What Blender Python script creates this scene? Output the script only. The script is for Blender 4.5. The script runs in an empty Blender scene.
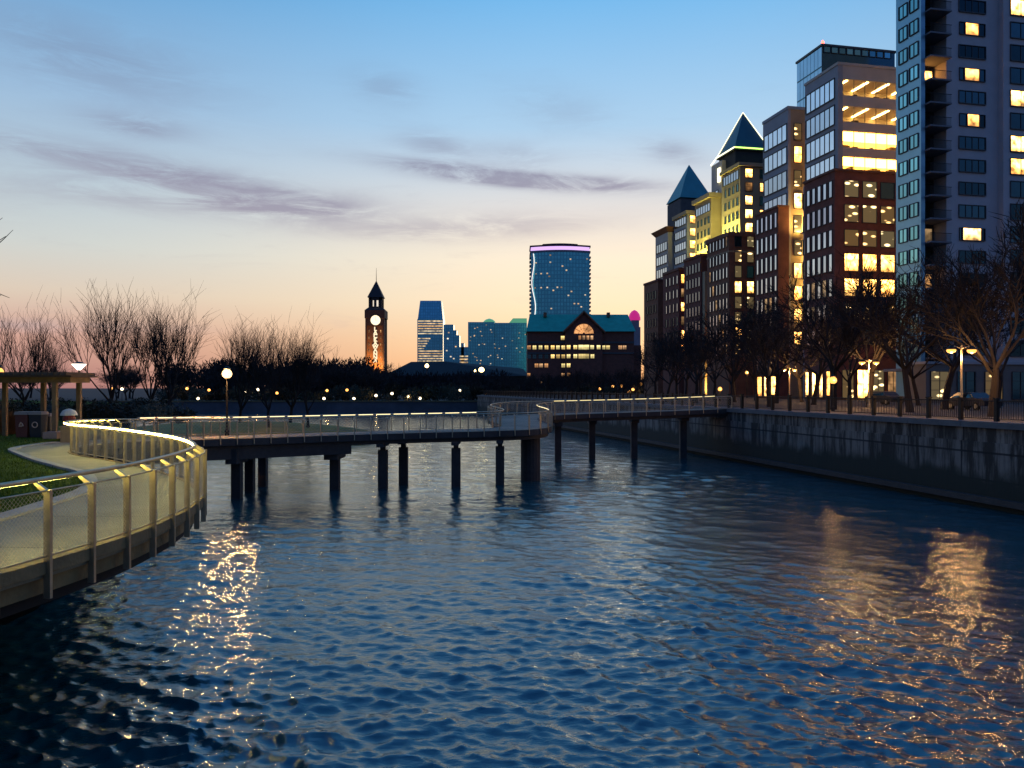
import bpy, math, random
import numpy as np
from mathutils import Vector

R = math.radians
scene = bpy.context.scene
EYE = 6.3            # eye height above the water (z = 0)
F = 800.0            # focal length in pixels of a 1024 px wide frame
HOR = 388.0          # row of the horizon

# ------------------------------------------------------------------ camera
cam_data = bpy.data.cameras.new("camera")
cam = bpy.data.objects.new("camera", cam_data)
scene.collection.objects.link(cam)
cam.location = (0, 0, EYE)
cam.rotation_euler = (R(90), 0, 0)
cam_data.sensor_width = 36
cam_data.lens = F / 1024 * 36
cam_data.shift_y = (HOR - 384) / 1024.0
cam_data.clip_start = 0.1
cam_data.clip_end = 20000
scene.camera = cam

scene.view_settings.view_transform = 'Standard'
scene.view_settings.look = 'None'
scene.view_settings.exposure = 0.0
scene.view_settings.gamma = 1.0
scene.view_settings.use_curve_mapping = False
scene.cycles.use_denoising = True
scene.cycles.max_bounces = 6
scene.cycles.sample_clamp_indirect = 6.0
scene.cycles.caustics_reflective = False
scene.cycles.caustics_refractive = False


def s2l(r, g, b):
    f = lambda c: ((c / 255 + .055) / 1.055) ** 2.4 if c > 10 else c / 255 / 12.92
    return (f(r), f(g), f(b), 1)


# ------------------------------------------------------------------ sky
GLOW_AZ = 9.0
world = bpy.data.worlds.new("World")
scene.world = world
world.use_nodes = True
wt = world.node_tree
wn, wl = wt.nodes, wt.links
wn.clear()


def wmath(op, a, b=None, c=None):
    n = wn.new('ShaderNodeMath'); n.operation = op
    for i, v in enumerate((a, b, c)):
        if v is None: continue
        if isinstance(v, (int, float)): n.inputs[i].default_value = v
        else: wl.new(v, n.inputs[i])
    return n.outputs[0]


def wmap(v, a, b, c=0.0, d=1.0, smooth=True):
    n = wn.new('ShaderNodeMapRange')
    n.interpolation_type = 'SMOOTHSTEP' if smooth else 'LINEAR'
    wl.new(v, n.inputs[0])
    for i, q in enumerate((a, b, c, d)): n.inputs[i + 1].default_value = q
    return n.outputs[0]


def wramp(v, stops):
    n = wn.new('ShaderNodeValToRGB'); wl.new(v, n.inputs[0])
    e = n.color_ramp.elements
    for i, (deg, col) in enumerate(stops):
        p = (deg + 5) / 95.0
        if i < 2: el = e[i]; el.position = p
        else: el = e.new(p)
        el.color = s2l(*col)
    return n.outputs[0]


def wmix(f, a, b):
    n = wn.new('ShaderNodeMix'); n.data_type = 'RGBA'
    if isinstance(f, (int, float)): n.inputs[0].default_value = f
    else: wl.new(f, n.inputs[0])
    for s, v in ((6, a), (7, b)):
        if isinstance(v, tuple): n.inputs[s].default_value = v
        else: wl.new(v, n.inputs[s])
    return n.outputs[2]


tc = wn.new('ShaderNodeTexCoord')
sep = wn.new('ShaderNodeSeparateXYZ'); wl.new(tc.outputs['Generated'], sep.inputs[0])
el = wmath('ARCSINE', sep.outputs[2])
az = wmath('ARCTAN2', sep.outputs[0], sep.outputs[1])
eld = wmath('MULTIPLY', el, 180 / math.pi)
t = wmath('DIVIDE', wmath('ADD', eld, 5.0), 95.0)
glow_r = wramp(t, [(-5, (200, 140, 90)), (0, (252, 190, 132)), (3.4, (253, 218, 172)), (6, (253, 232, 198)), (9, (252, 238, 214)),
                   (12.5, (226, 224, 222)), (18, (172, 210, 240)), (26, (116, 187, 240)), (38, (84, 164, 240)), (60, (62, 132, 218)), (88, (40, 98, 184))])
side_r = wramp(t, [(-5, (120, 90, 95)), (0, (172, 122, 122)), (3.4, (214, 166, 152)), (6, (222, 204, 186)), (9, (208, 213, 210)),
                   (12.5, (188, 205, 216)), (18, (156, 190, 222)), (26, (98, 162, 214)), (38, (78, 146, 222)), (60, (60, 124, 206)), (88, (40, 98, 184))])
back_r = wramp(t, [(-5, (36, 46, 60)), (0, (86, 100, 122)), (6, (84, 106, 138)), (12, (72, 104, 150)),
                   (26, (56, 100, 170)), (60, (46, 100, 180)), (88, (40, 98, 184))])
dif = wmath('ABSOLUTE', wmath('SUBTRACT', az, R(GLOW_AZ)))
dif = wmath('MINIMUM', dif, wmath('SUBTRACT', 2 * math.pi, dif))
base = wmix(wmap(dif, R(4), R(42)), glow_r, side_r)
base = wmix(wmap(dif, R(62), R(120)), base, back_r)
# cloud streaks lying on the sky dome: azimuth / elevation of each bank
vec = wn.new('ShaderNodeCombineXYZ'); wl.new(az, vec.inputs[0]); wl.new(el, vec.inputs[1])
wob_map = wn.new('ShaderNodeVectorMath'); wob_map.operation = 'MULTIPLY'
wl.new(vec.outputs[0], wob_map.inputs[0]); wob_map.inputs[1].default_value = (5, 26, 1)
nz = wn.new('ShaderNodeTexNoise'); wl.new(wob_map.outputs[0], nz.inputs['Vector'])
nz.inputs['Scale'].default_value = 1.6; nz.inputs['Detail'].default_value = 10; nz.inputs['Roughness'].default_value = .70
nz.inputs['Distortion'].default_value = .6
total = None
for px, py, sx, sy, st, tilt in [
        (70, 158, 150, 8, .55, .10), (210, 183, 120, 9, .85, .13), (255, 203, 80, 9, .75, .05), (120, 196, 110, 8, .5, .05),
        (330, 205, 60, 8, .4, 0), (135, 126, 45, 6, .75, .03), (90, 60, 120, 20, .55, .12), (510, 178, 120, 5.5, 1.0, .09),
        (565, 183, 80, 4, 1.0, .05), (455, 171, 60, 4, .8, .12), (435, 146, 38, 8, .6, .15), (520, 155, 40, 8, .35, .1), (672, 152, 30, 7, .6, .25), (490, 226, 110, 8, .5, -.03),
        (385, 88, 36, 10, .4, .1), (50, 326, 120, 3.5, .5, 0), (560, 110, 60, 14, .25, .2), (380, 232, 90, 6, .3, 0),
        (-250, 170, 150, 14, .8, .05), (1250, 190, 160, 14, .6, -.05)]:
    mp = wn.new('ShaderNodeMapping'); mp.vector_type = 'TEXTURE'
    wl.new(vec.outputs[0], mp.inputs[0])
    a0 = math.atan((px - 512) / F); k = math.cos(a0)
    mp.inputs['Location'].default_value = (a0, math.atan((HOR - py) / F * k), 0)
    mp.inputs['Rotation'].default_value = (0, 0, -tilt)
    mp.inputs['Scale'].default_value = (sx / F * k, sy / F * 1.5, 1)
    dp = wn.new('ShaderNodeVectorMath'); dp.operation = 'DOT_PRODUCT'
    wl.new(mp.outputs[0], dp.inputs[0]); wl.new(mp.outputs[0], dp.inputs[1])
    g = wmath('MULTIPLY', wmath('EXPONENT', wmath('MULTIPLY', dp.outputs['Value'], -1.0)), st)
    total = g if total is None else wmath('ADD', total, g)
mask = wmath('MULTIPLY', wmath('MINIMUM', total, 1.0), wmap(nz.outputs[0], .26, .58))
mask = wmath('ADD', mask, wmath('MULTIPLY', wmap(nz.outputs[0], .52, .8), wmap(el, R(7), R(22), .22, .06)))
cl_col = wmix(wmap(el, R(3), R(24)), s2l(180, 164, 172), s2l(122, 146, 180))
col = wmix(wmath('MULTIPLY', mask, 1.0), base, cl_col)
bg = wn.new('ShaderNodeBackground'); wl.new(col, bg.inputs[0]); bg.inputs[1].default_value = .97
sky = wn.new('ShaderNodeTexSky'); sky.sky_type = 'NISHITA'; sky.sun_disc = False
sky.sun_elevation = R(1.0); sky.sun_rotation = R(GLOW_AZ)
bg2 = wn.new('ShaderNodeBackground'); wl.new(sky.outputs[0], bg2.inputs[0]); bg2.inputs[1].default_value = .015
add = wn.new('ShaderNodeAddShader'); wl.new(bg.outputs[0], add.inputs[0]); wl.new(bg2.outputs[0], add.inputs[1])
wo = wn.new('ShaderNodeOutputWorld'); wl.new(add.outputs[0], wo.inputs[0])

# the last of the sun: a weak, very soft lamp low in the glow
sun_d = bpy.data.lights.new("sun", 'SUN'); sun_d.energy = .12; sun_d.angle = R(12); sun_d.color = (1, .72, .45)
sun = bpy.data.objects.new("sun", sun_d); scene.collection.objects.link(sun)
sun.rotation_euler = (R(88), 0, R(180 - GLOW_AZ))

# ------------------------------------------------------------------ helpers
COL = scene.collection
rnd = random.Random(11)
MATS = {}


def mat(name, col, rough=.8, metal=0.0, var=.25, scale=1.0, bump=0.0, bscale=None, rand=0.0, spec=.5, coords='Object'):
    """plain surface: noise-varied colour, optional bump, optional per-object variation"""
    if name in MATS: return MATS[name]
    m = bpy.data.materials.new(name); m.use_nodes = True
    n, l = m.node_tree.nodes, m.node_tree.links
    b = n['Principled BSDF']
    b.inputs['Roughness'].default_value = rough; b.inputs['Metallic'].default_value = metal
    b.inputs['Specular IOR Level'].default_value = spec
    tcn = n.new('ShaderNodeTexCoord')
    nt = n.new('ShaderNodeTexNoise'); nt.inputs['Scale'].default_value = scale; nt.inputs['Detail'].default_value = 5
    nt.inputs['Roughness'].default_value = .65
    l.new(tcn.outputs[coords], nt.inputs['Vector'])
    mr = n.new('ShaderNodeMapRange'); mr.inputs[1].default_value = .25; mr.inputs[2].default_value = .75
    mr.inputs[3].default_value = 1 - var; mr.inputs[4].default_value = 1 + var
    l.new(nt.outputs[0], mr.inputs[0])
    fac = mr.outputs[0]
    if rand:
        oi = n.new('ShaderNodeObjectInfo')
        m2 = n.new('ShaderNodeMapRange'); m2.inputs[3].default_value = 1 - rand; m2.inputs[4].default_value = 1 + rand
        l.new(oi.outputs['Random'], m2.inputs[0])
        mu = n.new('ShaderNodeMath'); mu.operation = 'MULTIPLY'
        l.new(fac, mu.inputs[0]); l.new(m2.outputs[0], mu.inputs[1]); fac = mu.outputs[0]
    vm = n.new('ShaderNodeVectorMath'); vm.operation = 'SCALE'
    vm.inputs[0].default_value = col[:3]; l.new(fac, vm.inputs['Scale'])
    l.new(vm.outputs[0], b.inputs['Base Color'])
    if bump:
        nb = n.new('ShaderNodeTexNoise'); nb.inputs['Scale'].default_value = bscale or scale * 6; nb.inputs['Detail'].default_value = 4
        l.new(tcn.outputs[coords], nb.inputs['Vector'])
        bp = n.new('ShaderNodeBump'); bp.inputs['Strength'].default_value = bump; bp.inputs['Distance'].default_value = .05
        l.new(nb.outputs[0], bp.inputs['Height']); l.new(bp.outputs[0], b.inputs['Normal'])
    MATS[name] = m
    return m


def emit(name, col, strength, var=0.0, rand=0.0, scale=2.0):
    """something that gives off light; var: uneven room behind the pane, rand: room to room"""
    if name in MATS: return MATS[name]
    m = bpy.data.materials.new(name); m.use_nodes = True
    n, l = m.node_tree.nodes, m.node_tree.links
    b = n['Principled BSDF']; b.inputs['Base Color'].default_value = (.02, .02, .02, 1); b.inputs['Roughness'].default_value = .3
    b.inputs['Emission Color'].default_value = (*col[:3], 1); b.inputs['Emission Strength'].default_value = strength
    if var or rand:
        tcn = n.new('ShaderNodeTexCoord'); oi = n.new('ShaderNodeObjectInfo')
        ad = n.new('ShaderNodeVectorMath'); ad.operation = 'MULTIPLY_ADD'
        l.new(oi.outputs['Random'], ad.inputs[0]); ad.inputs[1].default_value = (53, 91, 37); l.new(tcn.outputs['Object'], ad.inputs[2])
        nt = n.new('ShaderNodeTexNoise'); nt.inputs['Scale'].default_value = scale; nt.inputs['Detail'].default_value = 1
        l.new(ad.outputs[0], nt.inputs['Vector'])
        mr = n.new('ShaderNodeMapRange'); mr.inputs[1].default_value = .28; mr.inputs[2].default_value = .72
        mr.inputs[3].default_value = strength * (1 - var); mr.inputs[4].default_value = strength * (1 + var)
        l.new(nt.outputs[0], mr.inputs[0])
        m2 = n.new('ShaderNodeMapRange'); m2.inputs[3].default_value = 1 - rand; m2.inputs[4].default_value = 1 + rand
        l.new(oi.outputs['Random'], m2.inputs[0])
        mu = n.new('ShaderNodeMath'); mu.operation = 'MULTIPLY'
        sz_ = n.new('ShaderNodeSeparateXYZ'); l.new(tcn.outputs['Object'], sz_.inputs[0])
        mz = n.new('ShaderNodeMapRange'); mz.inputs[1].default_value = .1; mz.inputs[2].default_value = 1.5; mz.inputs[3].default_value = .22; mz.inputs[4].default_value = 1.1
        l.new(sz_.outputs[2], mz.inputs[0])
        mu0 = n.new('ShaderNodeMath'); mu0.operation = 'MULTIPLY'; l.new(mr.outputs[0], mu0.inputs[0]); l.new(mz.outputs[0], mu0.inputs[1])
        l.new(mu0.outputs[0], mu.inputs[0]); l.new(m2.outputs[0], mu.inputs[1])
        l.new(mu.outputs[0], b.inputs['Emission Strength'])
        wn_ = n.new('ShaderNodeTexWhiteNoise'); wn_.noise_dimensions = '1D'; l.new(oi.outputs['Random'], wn_.inputs['W'])
        cm = n.new('ShaderNodeMix'); cm.data_type = 'RGBA'; l.new(wn_.outputs['Value'], cm.inputs[0])
        cm.inputs[6].default_value = (col[0], col[1] * .82, col[2] * .7, 1); cm.inputs[7].default_value = (col[0], min(1, col[1] * 1.15), min(1, col[2] * 1.5), 1)
        l.new(cm.outputs[2], b.inputs['Emission Color'])
    MATS[name] = m
    return m


class MB:
    """collects boxes, prisms, tubes, lathes; build() links them as ONE mesh object"""
    def __init__(self): self.v, self.f, self.m = [], [], []

    def poly(self, pts, m=0):
        o = len(self.v); self.v += [tuple(p) for p in pts]
        self.f.append(tuple(range(o, o + len(pts)))); self.m.append(m); return self

    def box(self, x0, x1, y0, y1, z0, z1, m=0):
        o = len(self.v)
        self.v += [(x, y, z) for z in (z0, z1) for y in (y0, y1) for x in (x0, x1)]
        for q in ((0, 2, 3, 1), (4, 5, 7, 6), (0, 1, 5, 4), (2, 6, 7, 3), (0, 4, 6, 2), (1, 3, 7, 5)):
            self.f.append(tuple(o + i for i in q)); self.m.append(m)
        return self

    def prism(self, pl, z0, z1, m=0, top=None):
        o = len(self.v); n = len(pl); tp = top or pl
        self.v += [(x, y, z0) for x, y in pl] + [(x, y, z1) for x, y in tp]
        for i in range(n):
            j = (i + 1) % n
            self.f.append((o + i, o + j, o + n + j, o + n + i)); self.m.append(m)
        self.f.append(tuple(o + n + i for i in range(n))); self.m.append(m)
        self.f.append(tuple(o + i for i in reversed(range(n)))); self.m.append(m)
        return self

    def tube(self, pts, rad, n=6, m=0, caps=True):
        pts = [Vector(p) for p in pts]
        if not isinstance(rad, (list, tuple)): rad = [rad] * len(pts)
        o = len(self.v)
        up = Vector((0, 0, 1))
        d0 = (pts[1] - pts[0]).normalized()
        a = d0.cross(up)
        if a.length < .1: a = d0.cross(Vector((1, 0, 0)))
        a.normalize()
        for i, p in enumerate(pts):
            d = (pts[min(i + 1, len(pts) - 1)] - pts[max(i - 1, 0)])
            if d.length < 1e-9: d = d0
            d.normalize()
            a = a - d * a.dot(d)
            if a.length < 1e-6: a = d.orthogonal()
            a.normalize(); b = d.cross(a)
            for k in range(n):
                an = 2 * math.pi * k / n
                q = p + (a * math.cos(an) + b * math.sin(an)) * rad[i]
                self.v.append((q.x, q.y, q.z))
        for i in range(len(pts) - 1):
            for k in range(n):
                k2 = (k + 1) % n
                self.f.append((o + i * n + k, o + i * n + k2, o + (i + 1) * n + k2, o + (i + 1) * n + k)); self.m.append(m)
        if caps:
            self.f.append(tuple(o + k for k in reversed(range(n)))); self.m.append(m)
            e = o + (len(pts) - 1) * n
            self.f.append(tuple(e + k for k in range(n))); self.m.append(m)
        return self

    def lathe(self, prof, n=12, c=(0, 0, 0), m=0):
        o = len(self.v)
        for r, z in prof:
            for k in range(n):
                an = 2 * math.pi * k / n
                self.v.append((c[0] + r * math.cos(an), c[1] + r * math.sin(an), c[2] + z))
        for i in range(len(prof) - 1):
            for k in range(n):
                k2 = (k + 1) % n
                self.f.append((o + i * n + k, o + i * n + k2, o + (i + 1) * n + k2, o + (i + 1) * n + k)); self.m.append(m)
        self.f.append(tuple(o + k for k in reversed(range(n)))); self.m.append(m)
        e = o + (len(prof) - 1) * n
        self.f.append(tuple(e + k for k in range(n))); self.m.append(m)
        return self

    def mesh(self, name, mats, smooth=False):
        me = bpy.data.meshes.new(name)
        me.from_pydata(self.v, [], self.f); me.update()
        for q in (mats if isinstance(mats, (list, tuple)) else [mats]): me.materials.append(q)
        me.polygons.foreach_set('material_index', self.m)
        if smooth: me.polygons.foreach_set('use_smooth', [True] * len(me.polygons))
        me.update()
        return me

    def build(self, name, mats, parent=None, loc=(0, 0, 0), rot=0.0, smooth=False):
        return link(name, self.mesh(name, mats, smooth), parent, loc, rot)


def link(name, me, parent=None, loc=(0, 0, 0), rot=0.0):
    o = bpy.data.objects.new(name, me); COL.objects.link(o)
    o.parent = parent; o.location = loc; o.rotation_euler = (0, 0, rot)
    return o


def tag(o, label=None, cat=None, group=None, kind=None):
    for k, v in (('label', label), ('category', cat), ('group', group), ('kind', kind)):
        if v: o[k] = v
    return o


def thing(name, label, cat, loc=(0, 0, 0), rot=0.0, group=None):
    o = bpy.data.objects.new(name, None); COL.objects.link(o)
    o.location = loc; o.rotation_euler = (0, 0, rot); o.empty_display_size = .2
    return tag(o, label, cat, group)


def dup(root, loc, rot=0.0, scale=1.0, label=None, group=None):
    """a thing with its parts and sub-parts"""
    kids = {}
    for o in scene.objects:
        if o.parent: kids.setdefault(o.parent.name, []).append(o)

    def cp(o, par):
        c = o.copy(); COL.objects.link(c); c.parent = par
        for ch in kids.get(o.name, ()): cp(ch, c)
        return c
    r = cp(root, None)
    r.location = loc; r.rotation_euler = (0, 0, rot); r.scale = scale if isinstance(scale, tuple) else (scale,) * 3
    return tag(r, label, None, group)


def X(px, D): return (px - 512) / F * D
def Z(py, D): return EYE + (HOR - py) / F * D


# ------------------------------------------------------------------ materials
concrete = mat('pale_concrete', (.30, .29, .25), .85, var=.25, scale=1.2, bump=.3, bscale=30)
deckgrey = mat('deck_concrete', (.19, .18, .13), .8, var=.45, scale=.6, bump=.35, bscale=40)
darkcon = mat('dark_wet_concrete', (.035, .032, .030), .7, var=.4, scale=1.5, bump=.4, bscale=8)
edgecon = mat('edge_concrete', (.19, .135, .06), .85, var=.35, scale=1.6, bump=.4, bscale=12)  # brown tone: warm lamplight on the edge put into the colour
steel = mat('warm_toned_steel', (.44, .37, .25), .42, .8, var=.2, scale=6)  # bronze tone carries warm lamplight in the base colour
blackmetal = mat('black_metal', (.015, .015, .016), .5, .6, var=.2, scale=4)
brick = mat('dark_red_brick', (.185, .066, .044), .9, var=.3, scale=.8, rand=.05)
brickb = mat('brown_brick', (.23, .10, .055), .9, var=.3, scale=.8, rand=.05)
stone = mat('pale_stone', (.60, .50, .39), .85, var=.12, scale=.35)
tanstone = mat('tan_stone', (.42, .31, .18), .85, var=.15, scale=.35)
greystone = mat('grey_cladding', (.36, .36, .36), .8, var=.12, scale=.35)
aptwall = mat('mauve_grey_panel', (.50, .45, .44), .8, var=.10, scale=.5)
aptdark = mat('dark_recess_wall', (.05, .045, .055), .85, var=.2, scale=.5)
slabm = mat('balcony_concrete', (.17, .17, .185), .8, var=.15, scale=.6)
copper = mat('green_copper_roof', (.010, .34, .22), .7, var=.2, scale=.4)
tealroof = mat('teal_metal_roof', (.025, .105, .115), .45, .3, var=.15, scale=.3)
skyglass = mat('coated_window_glass', (.60, .66, .74), .06, 1.0, var=.10, scale=.5, rand=.22)
tealglass = mat('teal_window_glass', (.22, .50, .55), .08, 1.0, var=.10, scale=.5, rand=.3)
darkglass = mat('dark_window_glass', (.05, .10, .12), .08, .9, var=.15, scale=.5, rand=.5)
curtain = mat('blue_curtain_glass', (.34, .50, .62), .10, 1.0, var=.12, scale=.3)
frame_m = mat('window_frame_metal', (.06, .06, .065), .5, .4, var=.1, scale=3)
lit = emit('lit_room_warm', (1, .44, .085), 8, .85, .45, 1.3)
spots = emit('lit_room_lamps', (1, .66, .24), .9, 0, .3, 1.0)
_n, _l = spots.node_tree.nodes, spots.node_tree.links
_add = [q for q in _n if q.type == 'VECT_MATH'][0]
_vo = _n.new('ShaderNodeTexVoronoi'); _vo.inputs['Scale'].default_value = 1.0
_st = _n.new('ShaderNodeVectorMath'); _st.operation = 'MULTIPLY'; _st.inputs[1].default_value = (.55, .55, 1.3); _l.new(_add.outputs[0], _st.inputs[0]); _l.new(_st.outputs[0], _vo.inputs['Vector'])
_mr = _n.new('ShaderNodeMapRange'); _mr.inputs[1].default_value = .12; _mr.inputs[2].default_value = .34; _mr.inputs[3].default_value = 5.0; _mr.inputs[4].default_value = .12
_l.new(_vo.outputs['Distance'], _mr.inputs[0]); _l.new(_mr.outputs[0], _n['Principled BSDF'].inputs['Emission Strength'])
litw = emit('lit_room_pale', (1, .48, .12), 5, .8, .35, 1.1)
litdim = emit('lit_room_dim', (1, .55, .20), .35, .8, .7, 1.2)
room = mat('office_interior_wall', (.62, .52, .33), .9, var=.1, scale=.5)
tube_m = emit('ceiling_fixture', (1, .62, .20), 15)
panel_m = emit('ceiling_light_panel', (1, .46, .075), 13)
bulb_o = emit('sodium_bulb', (1, .42, .085), 2.3)
bulb_s = emit('dim_orange_bulb', (1, .42, .09), 3)
bulb_w = emit('dim_white_bulb', (1, .80, .50), 5)
bark = mat('bare_bark', (.017, .012, .010), .9, var=.3, scale=2, rand=.3)
barkfar = mat('far_bark', (.018, .013, .012), .9, var=.3, scale=1, rand=.3)
leaf_d = mat('dark_foliage', (.020, .026, .010), .8, var=.5, scale=1.5, rand=.4)
asphalt = mat('dark_paving', (.05, .048, .045), .9, var=.3, scale=.7, bump=.2, bscale=20)
soil = mat('far_ground', (.02, .018, .014), .95, var=.4, scale=.05)


# grass: two scales of colour plus bump
def grass_mat():
    m = mat('lawn_grass', (.055, .090, .010), .95, var=.45, scale=.8, bump=.9, bscale=25, spec=.05)
    return m


grassm = grass_mat()


def seawall_mat():
    m = bpy.data.materials.new('stained_seawall_concrete'); m.use_nodes = True
    n, l = m.node_tree.nodes, m.node_tree.links
    b = n['Principled BSDF']; b.inputs['Roughness'].default_value = .8
    tcn = n.new('ShaderNodeTexCoord'); sp = n.new('ShaderNodeSeparateXYZ'); l.new(tcn.outputs['Object'], sp.inputs[0])
    cb = n.new('ShaderNodeCombineXYZ'); l.new(sp.outputs[1], cb.inputs[0]); l.new(sp.outputs[2], cb.inputs[1])
    br = n.new('ShaderNodeTexBrick'); l.new(cb.outputs[0], br.inputs['Vector'])
    br.inputs['Scale'].default_value = 1; br.inputs['Brick Width'].default_value = 4.2; br.inputs['Row Height'].default_value = 1.45
    br.inputs['Mortar Size'].default_value = .06; br.inputs['Mortar Smooth'].default_value = .2; br.offset = .0
    br.inputs['Color1'].default_value = (.18, .165, .14, 1); br.inputs['Color2'].default_value = (.135, .125, .108, 1)
    br.inputs['Mortar'].default_value = (.02, .02, .02, 1)
    # vertical run-off stains
    mp = n.new('ShaderNodeMapping'); mp.inputs['Scale'].default_value = (1.1, 1.1, .16); l.new(tcn.outputs['Object'], mp.inputs[0])
    nt = n.new('ShaderNodeTexNoise'); nt.inputs['Scale'].default_value = 1.3; nt.inputs['Detail'].default_value = 8; nt.inputs['Roughness'].default_value = .7
    l.new(mp.outputs[0], nt.inputs['Vector'])
    mr = n.new('ShaderNodeMapRange'); mr.inputs[1].default_value = .43; mr.inputs[2].default_value = .58; mr.inputs[3].default_value = .12; mr.inputs[4].default_value = 1.25
    l.new(nt.outputs[0], mr.inputs[0])
    # tide band: wet, weedy concrete below the high-water line
    nt2 = n.new('ShaderNodeTexNoise'); nt2.inputs['Scale'].default_value = .7; nt2.inputs['Detail'].default_value = 6; l.new(tcn.outputs['Object'], nt2.inputs['Vector'])
    ma = n.new('ShaderNodeMath'); ma.operation = 'MULTIPLY_ADD'; ma.inputs[1].default_value = 1.6; l.new(nt2.outputs[0], ma.inputs[0]); l.new(sp.outputs[2], ma.inputs[2])
    td = n.new('ShaderNodeMapRange'); td.interpolation_type = 'SMOOTHSTEP'; td.inputs[1].default_value = 2.3; td.inputs[2].default_value = 3.1; l.new(ma.outputs[0], td.inputs[0])
    mx = n.new('ShaderNodeMix'); mx.data_type = 'RGBA'; l.new(td.outputs[0], mx.inputs[0]); mx.inputs[6].default_value = (.012, .018, .012, 1)
    vm = n.new('ShaderNodeVectorMath'); vm.operation = 'SCALE'; l.new(br.outputs[0], vm.inputs[0]); l.new(mr.outputs[0], vm.inputs['Scale'])
    l.new(vm.outputs[0], mx.inputs[7]); l.new(mx.outputs[2], b.inputs['Base Color'])
    bp = n.new('ShaderNodeBump'); bp.inputs['Strength'].default_value = .6; bp.inputs['Distance'].default_value = .06
    l.new(nt.outputs[0], bp.inputs['Height']); l.new(bp.outputs[0], b.inputs['Normal'])
    return m


# ------------------------------------------------------------------ water
def build_water():
    D = [5.0]
    while D[-1] < 225: D.append(D[-1] * 1.0047)
    D = np.array(D); n = 820
    u = np.linspace(-1, 1, n)
    half = D * .80 + 9
    Xg = u[None, :] * half[:, None]
    Yg = np.repeat(D[:, None], n, 1)
    sp = np.maximum(D * .0047, half * 2 / n)[:, None]
    rg = np.random.RandomState(5)
    wob = 1 + .45 * np.sin(Xg * .11 + Yg * .05 + 1) * np.sin(Yg * .083 - Xg * .04) + .4 * np.sin(Xg * .27 + 2 + np.sin(Yg * .1)) * np.sin(Yg * .17 + .5 + np.sin(Xg * .13))
    h = np.zeros_like(Xg); dx = np.zeros_like(Xg); dy = np.zeros_like(Xg)
    wind = R(250)
    NW = 135
    for i in range(NW):
        lam = .12 * (4.0 / .12) ** (((i + rg.rand()) / NW) ** 1.25)
        th = wind + rg.normal(0, .62)
        k = 2 * math.pi / lam
        st = .048 * (1.0 if lam < .42 else (.42 / lam) ** .95)
        a = st / k
        att = np.exp(-(2.4 * sp / lam) ** 2)
        ph = k * (Xg * math.cos(th) + Yg * math.sin(th)) + rg.rand() * 6.283
        aa = a * att * (wob if lam < 2.5 else 1)
        h += aa * np.sin(ph)
        dx -= 1.0 * aa * math.cos(th) * np.cos(ph); dy -= 1.0 * aa * math.sin(th) * np.cos(ph)
    P = np.stack([Xg - dx * 1.0, Yg - dy * 1.0, h], -1).reshape(-1, 3)
    rows = len(D)
    ii = np.arange(rows * n).reshape(rows, n)
    q = np.stack([ii[:-1, :-1], ii[:-1, 1:], ii[1:, 1:], ii[1:, :-1]], -1).reshape(-1, 4)
    me = bpy.data.meshes.new('water')
    me.vertices.add(len(P)); me.vertices.foreach_set('co', P.astype(np.float32).ravel())
    me.loops.add(q.size); me.loops.foreach_set('vertex_index', q.astype(np.int32).ravel())
    me.polygons.add(len(q)); me.polygons.foreach_set('loop_start', np.arange(0, q.size, 4, dtype=np.int32))
    me.polygons.foreach_set('loop_total', np.full(len(q), 4, np.int32))
    me.polygons.foreach_set('use_smooth', np.ones(len(q), bool))
    me.update(calc_edges=True); me.validate()
    m = bpy.data.materials.new('river_water'); m.use_nodes = True
    nn, l = m.node_tree.nodes, m.node_tree.links
    nn.remove(nn['Principled BSDF'])
    dfb = nn.new('ShaderNodeBsdfDiffuse'); dfb.inputs[0].default_value = (.011, .074, .084, 1)
    glb = nn.new('ShaderNodeBsdfGlossy'); glb.inputs['Color'].default_value = (.88, .98, 1.0, 1); glb.inputs['Roughness'].default_value = .05
    frn = nn.new('ShaderNodeFresnel'); frn.inputs[0].default_value = 1.75
    mxs = nn.new('ShaderNodeMixShader'); l.new(frn.outputs[0], mxs.inputs[0]); l.new(dfb.outputs[0], mxs.inputs[1]); l.new(glb.outputs[0], mxs.inputs[2])
    l.new(mxs.outputs[0], nn['Material Output'].inputs[0])
    tcn = nn.new('ShaderNodeTexCoord')
    mp = nn.new('ShaderNodeMapping'); mp.inputs['Rotation'].default_value = (0, 0, R(20)); mp.inputs['Scale'].default_value = (.75, 1.5, 1)
    l.new(tcn.outputs['Object'], mp.inputs[0])
    n1 = nn.new('ShaderNodeTexNoise'); n1.inputs['Scale'].default_value = 3.6; n1.inputs['Detail'].default_value = 5; n1.inputs['Roughness'].default_value = .58
    l.new(mp.outputs[0], n1.inputs['Vector'])
    bp = nn.new('ShaderNodeBump'); bp.inputs['Strength'].default_value = .42; bp.inputs['Distance'].default_value = .06
    l.new(n1.outputs[0], bp.inputs['Height'])
    for q in (glb, frn): l.new(bp.outputs[0], q.inputs['Normal'])
    me.materials.append(m)
    o = link('water', me); tag(o, kind='structure')


build_water()

# ------------------------------------------------------------------ land
UX, UY = -.2079, .9781          # along the right waterfront, away from the camera
WALL_A = 34.36                  # seawall line: X = WALL_A - .2125 * D
G = 4.5                         # promenade level


def wx(D, a=WALL_A): return a - .2125 * D


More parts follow.
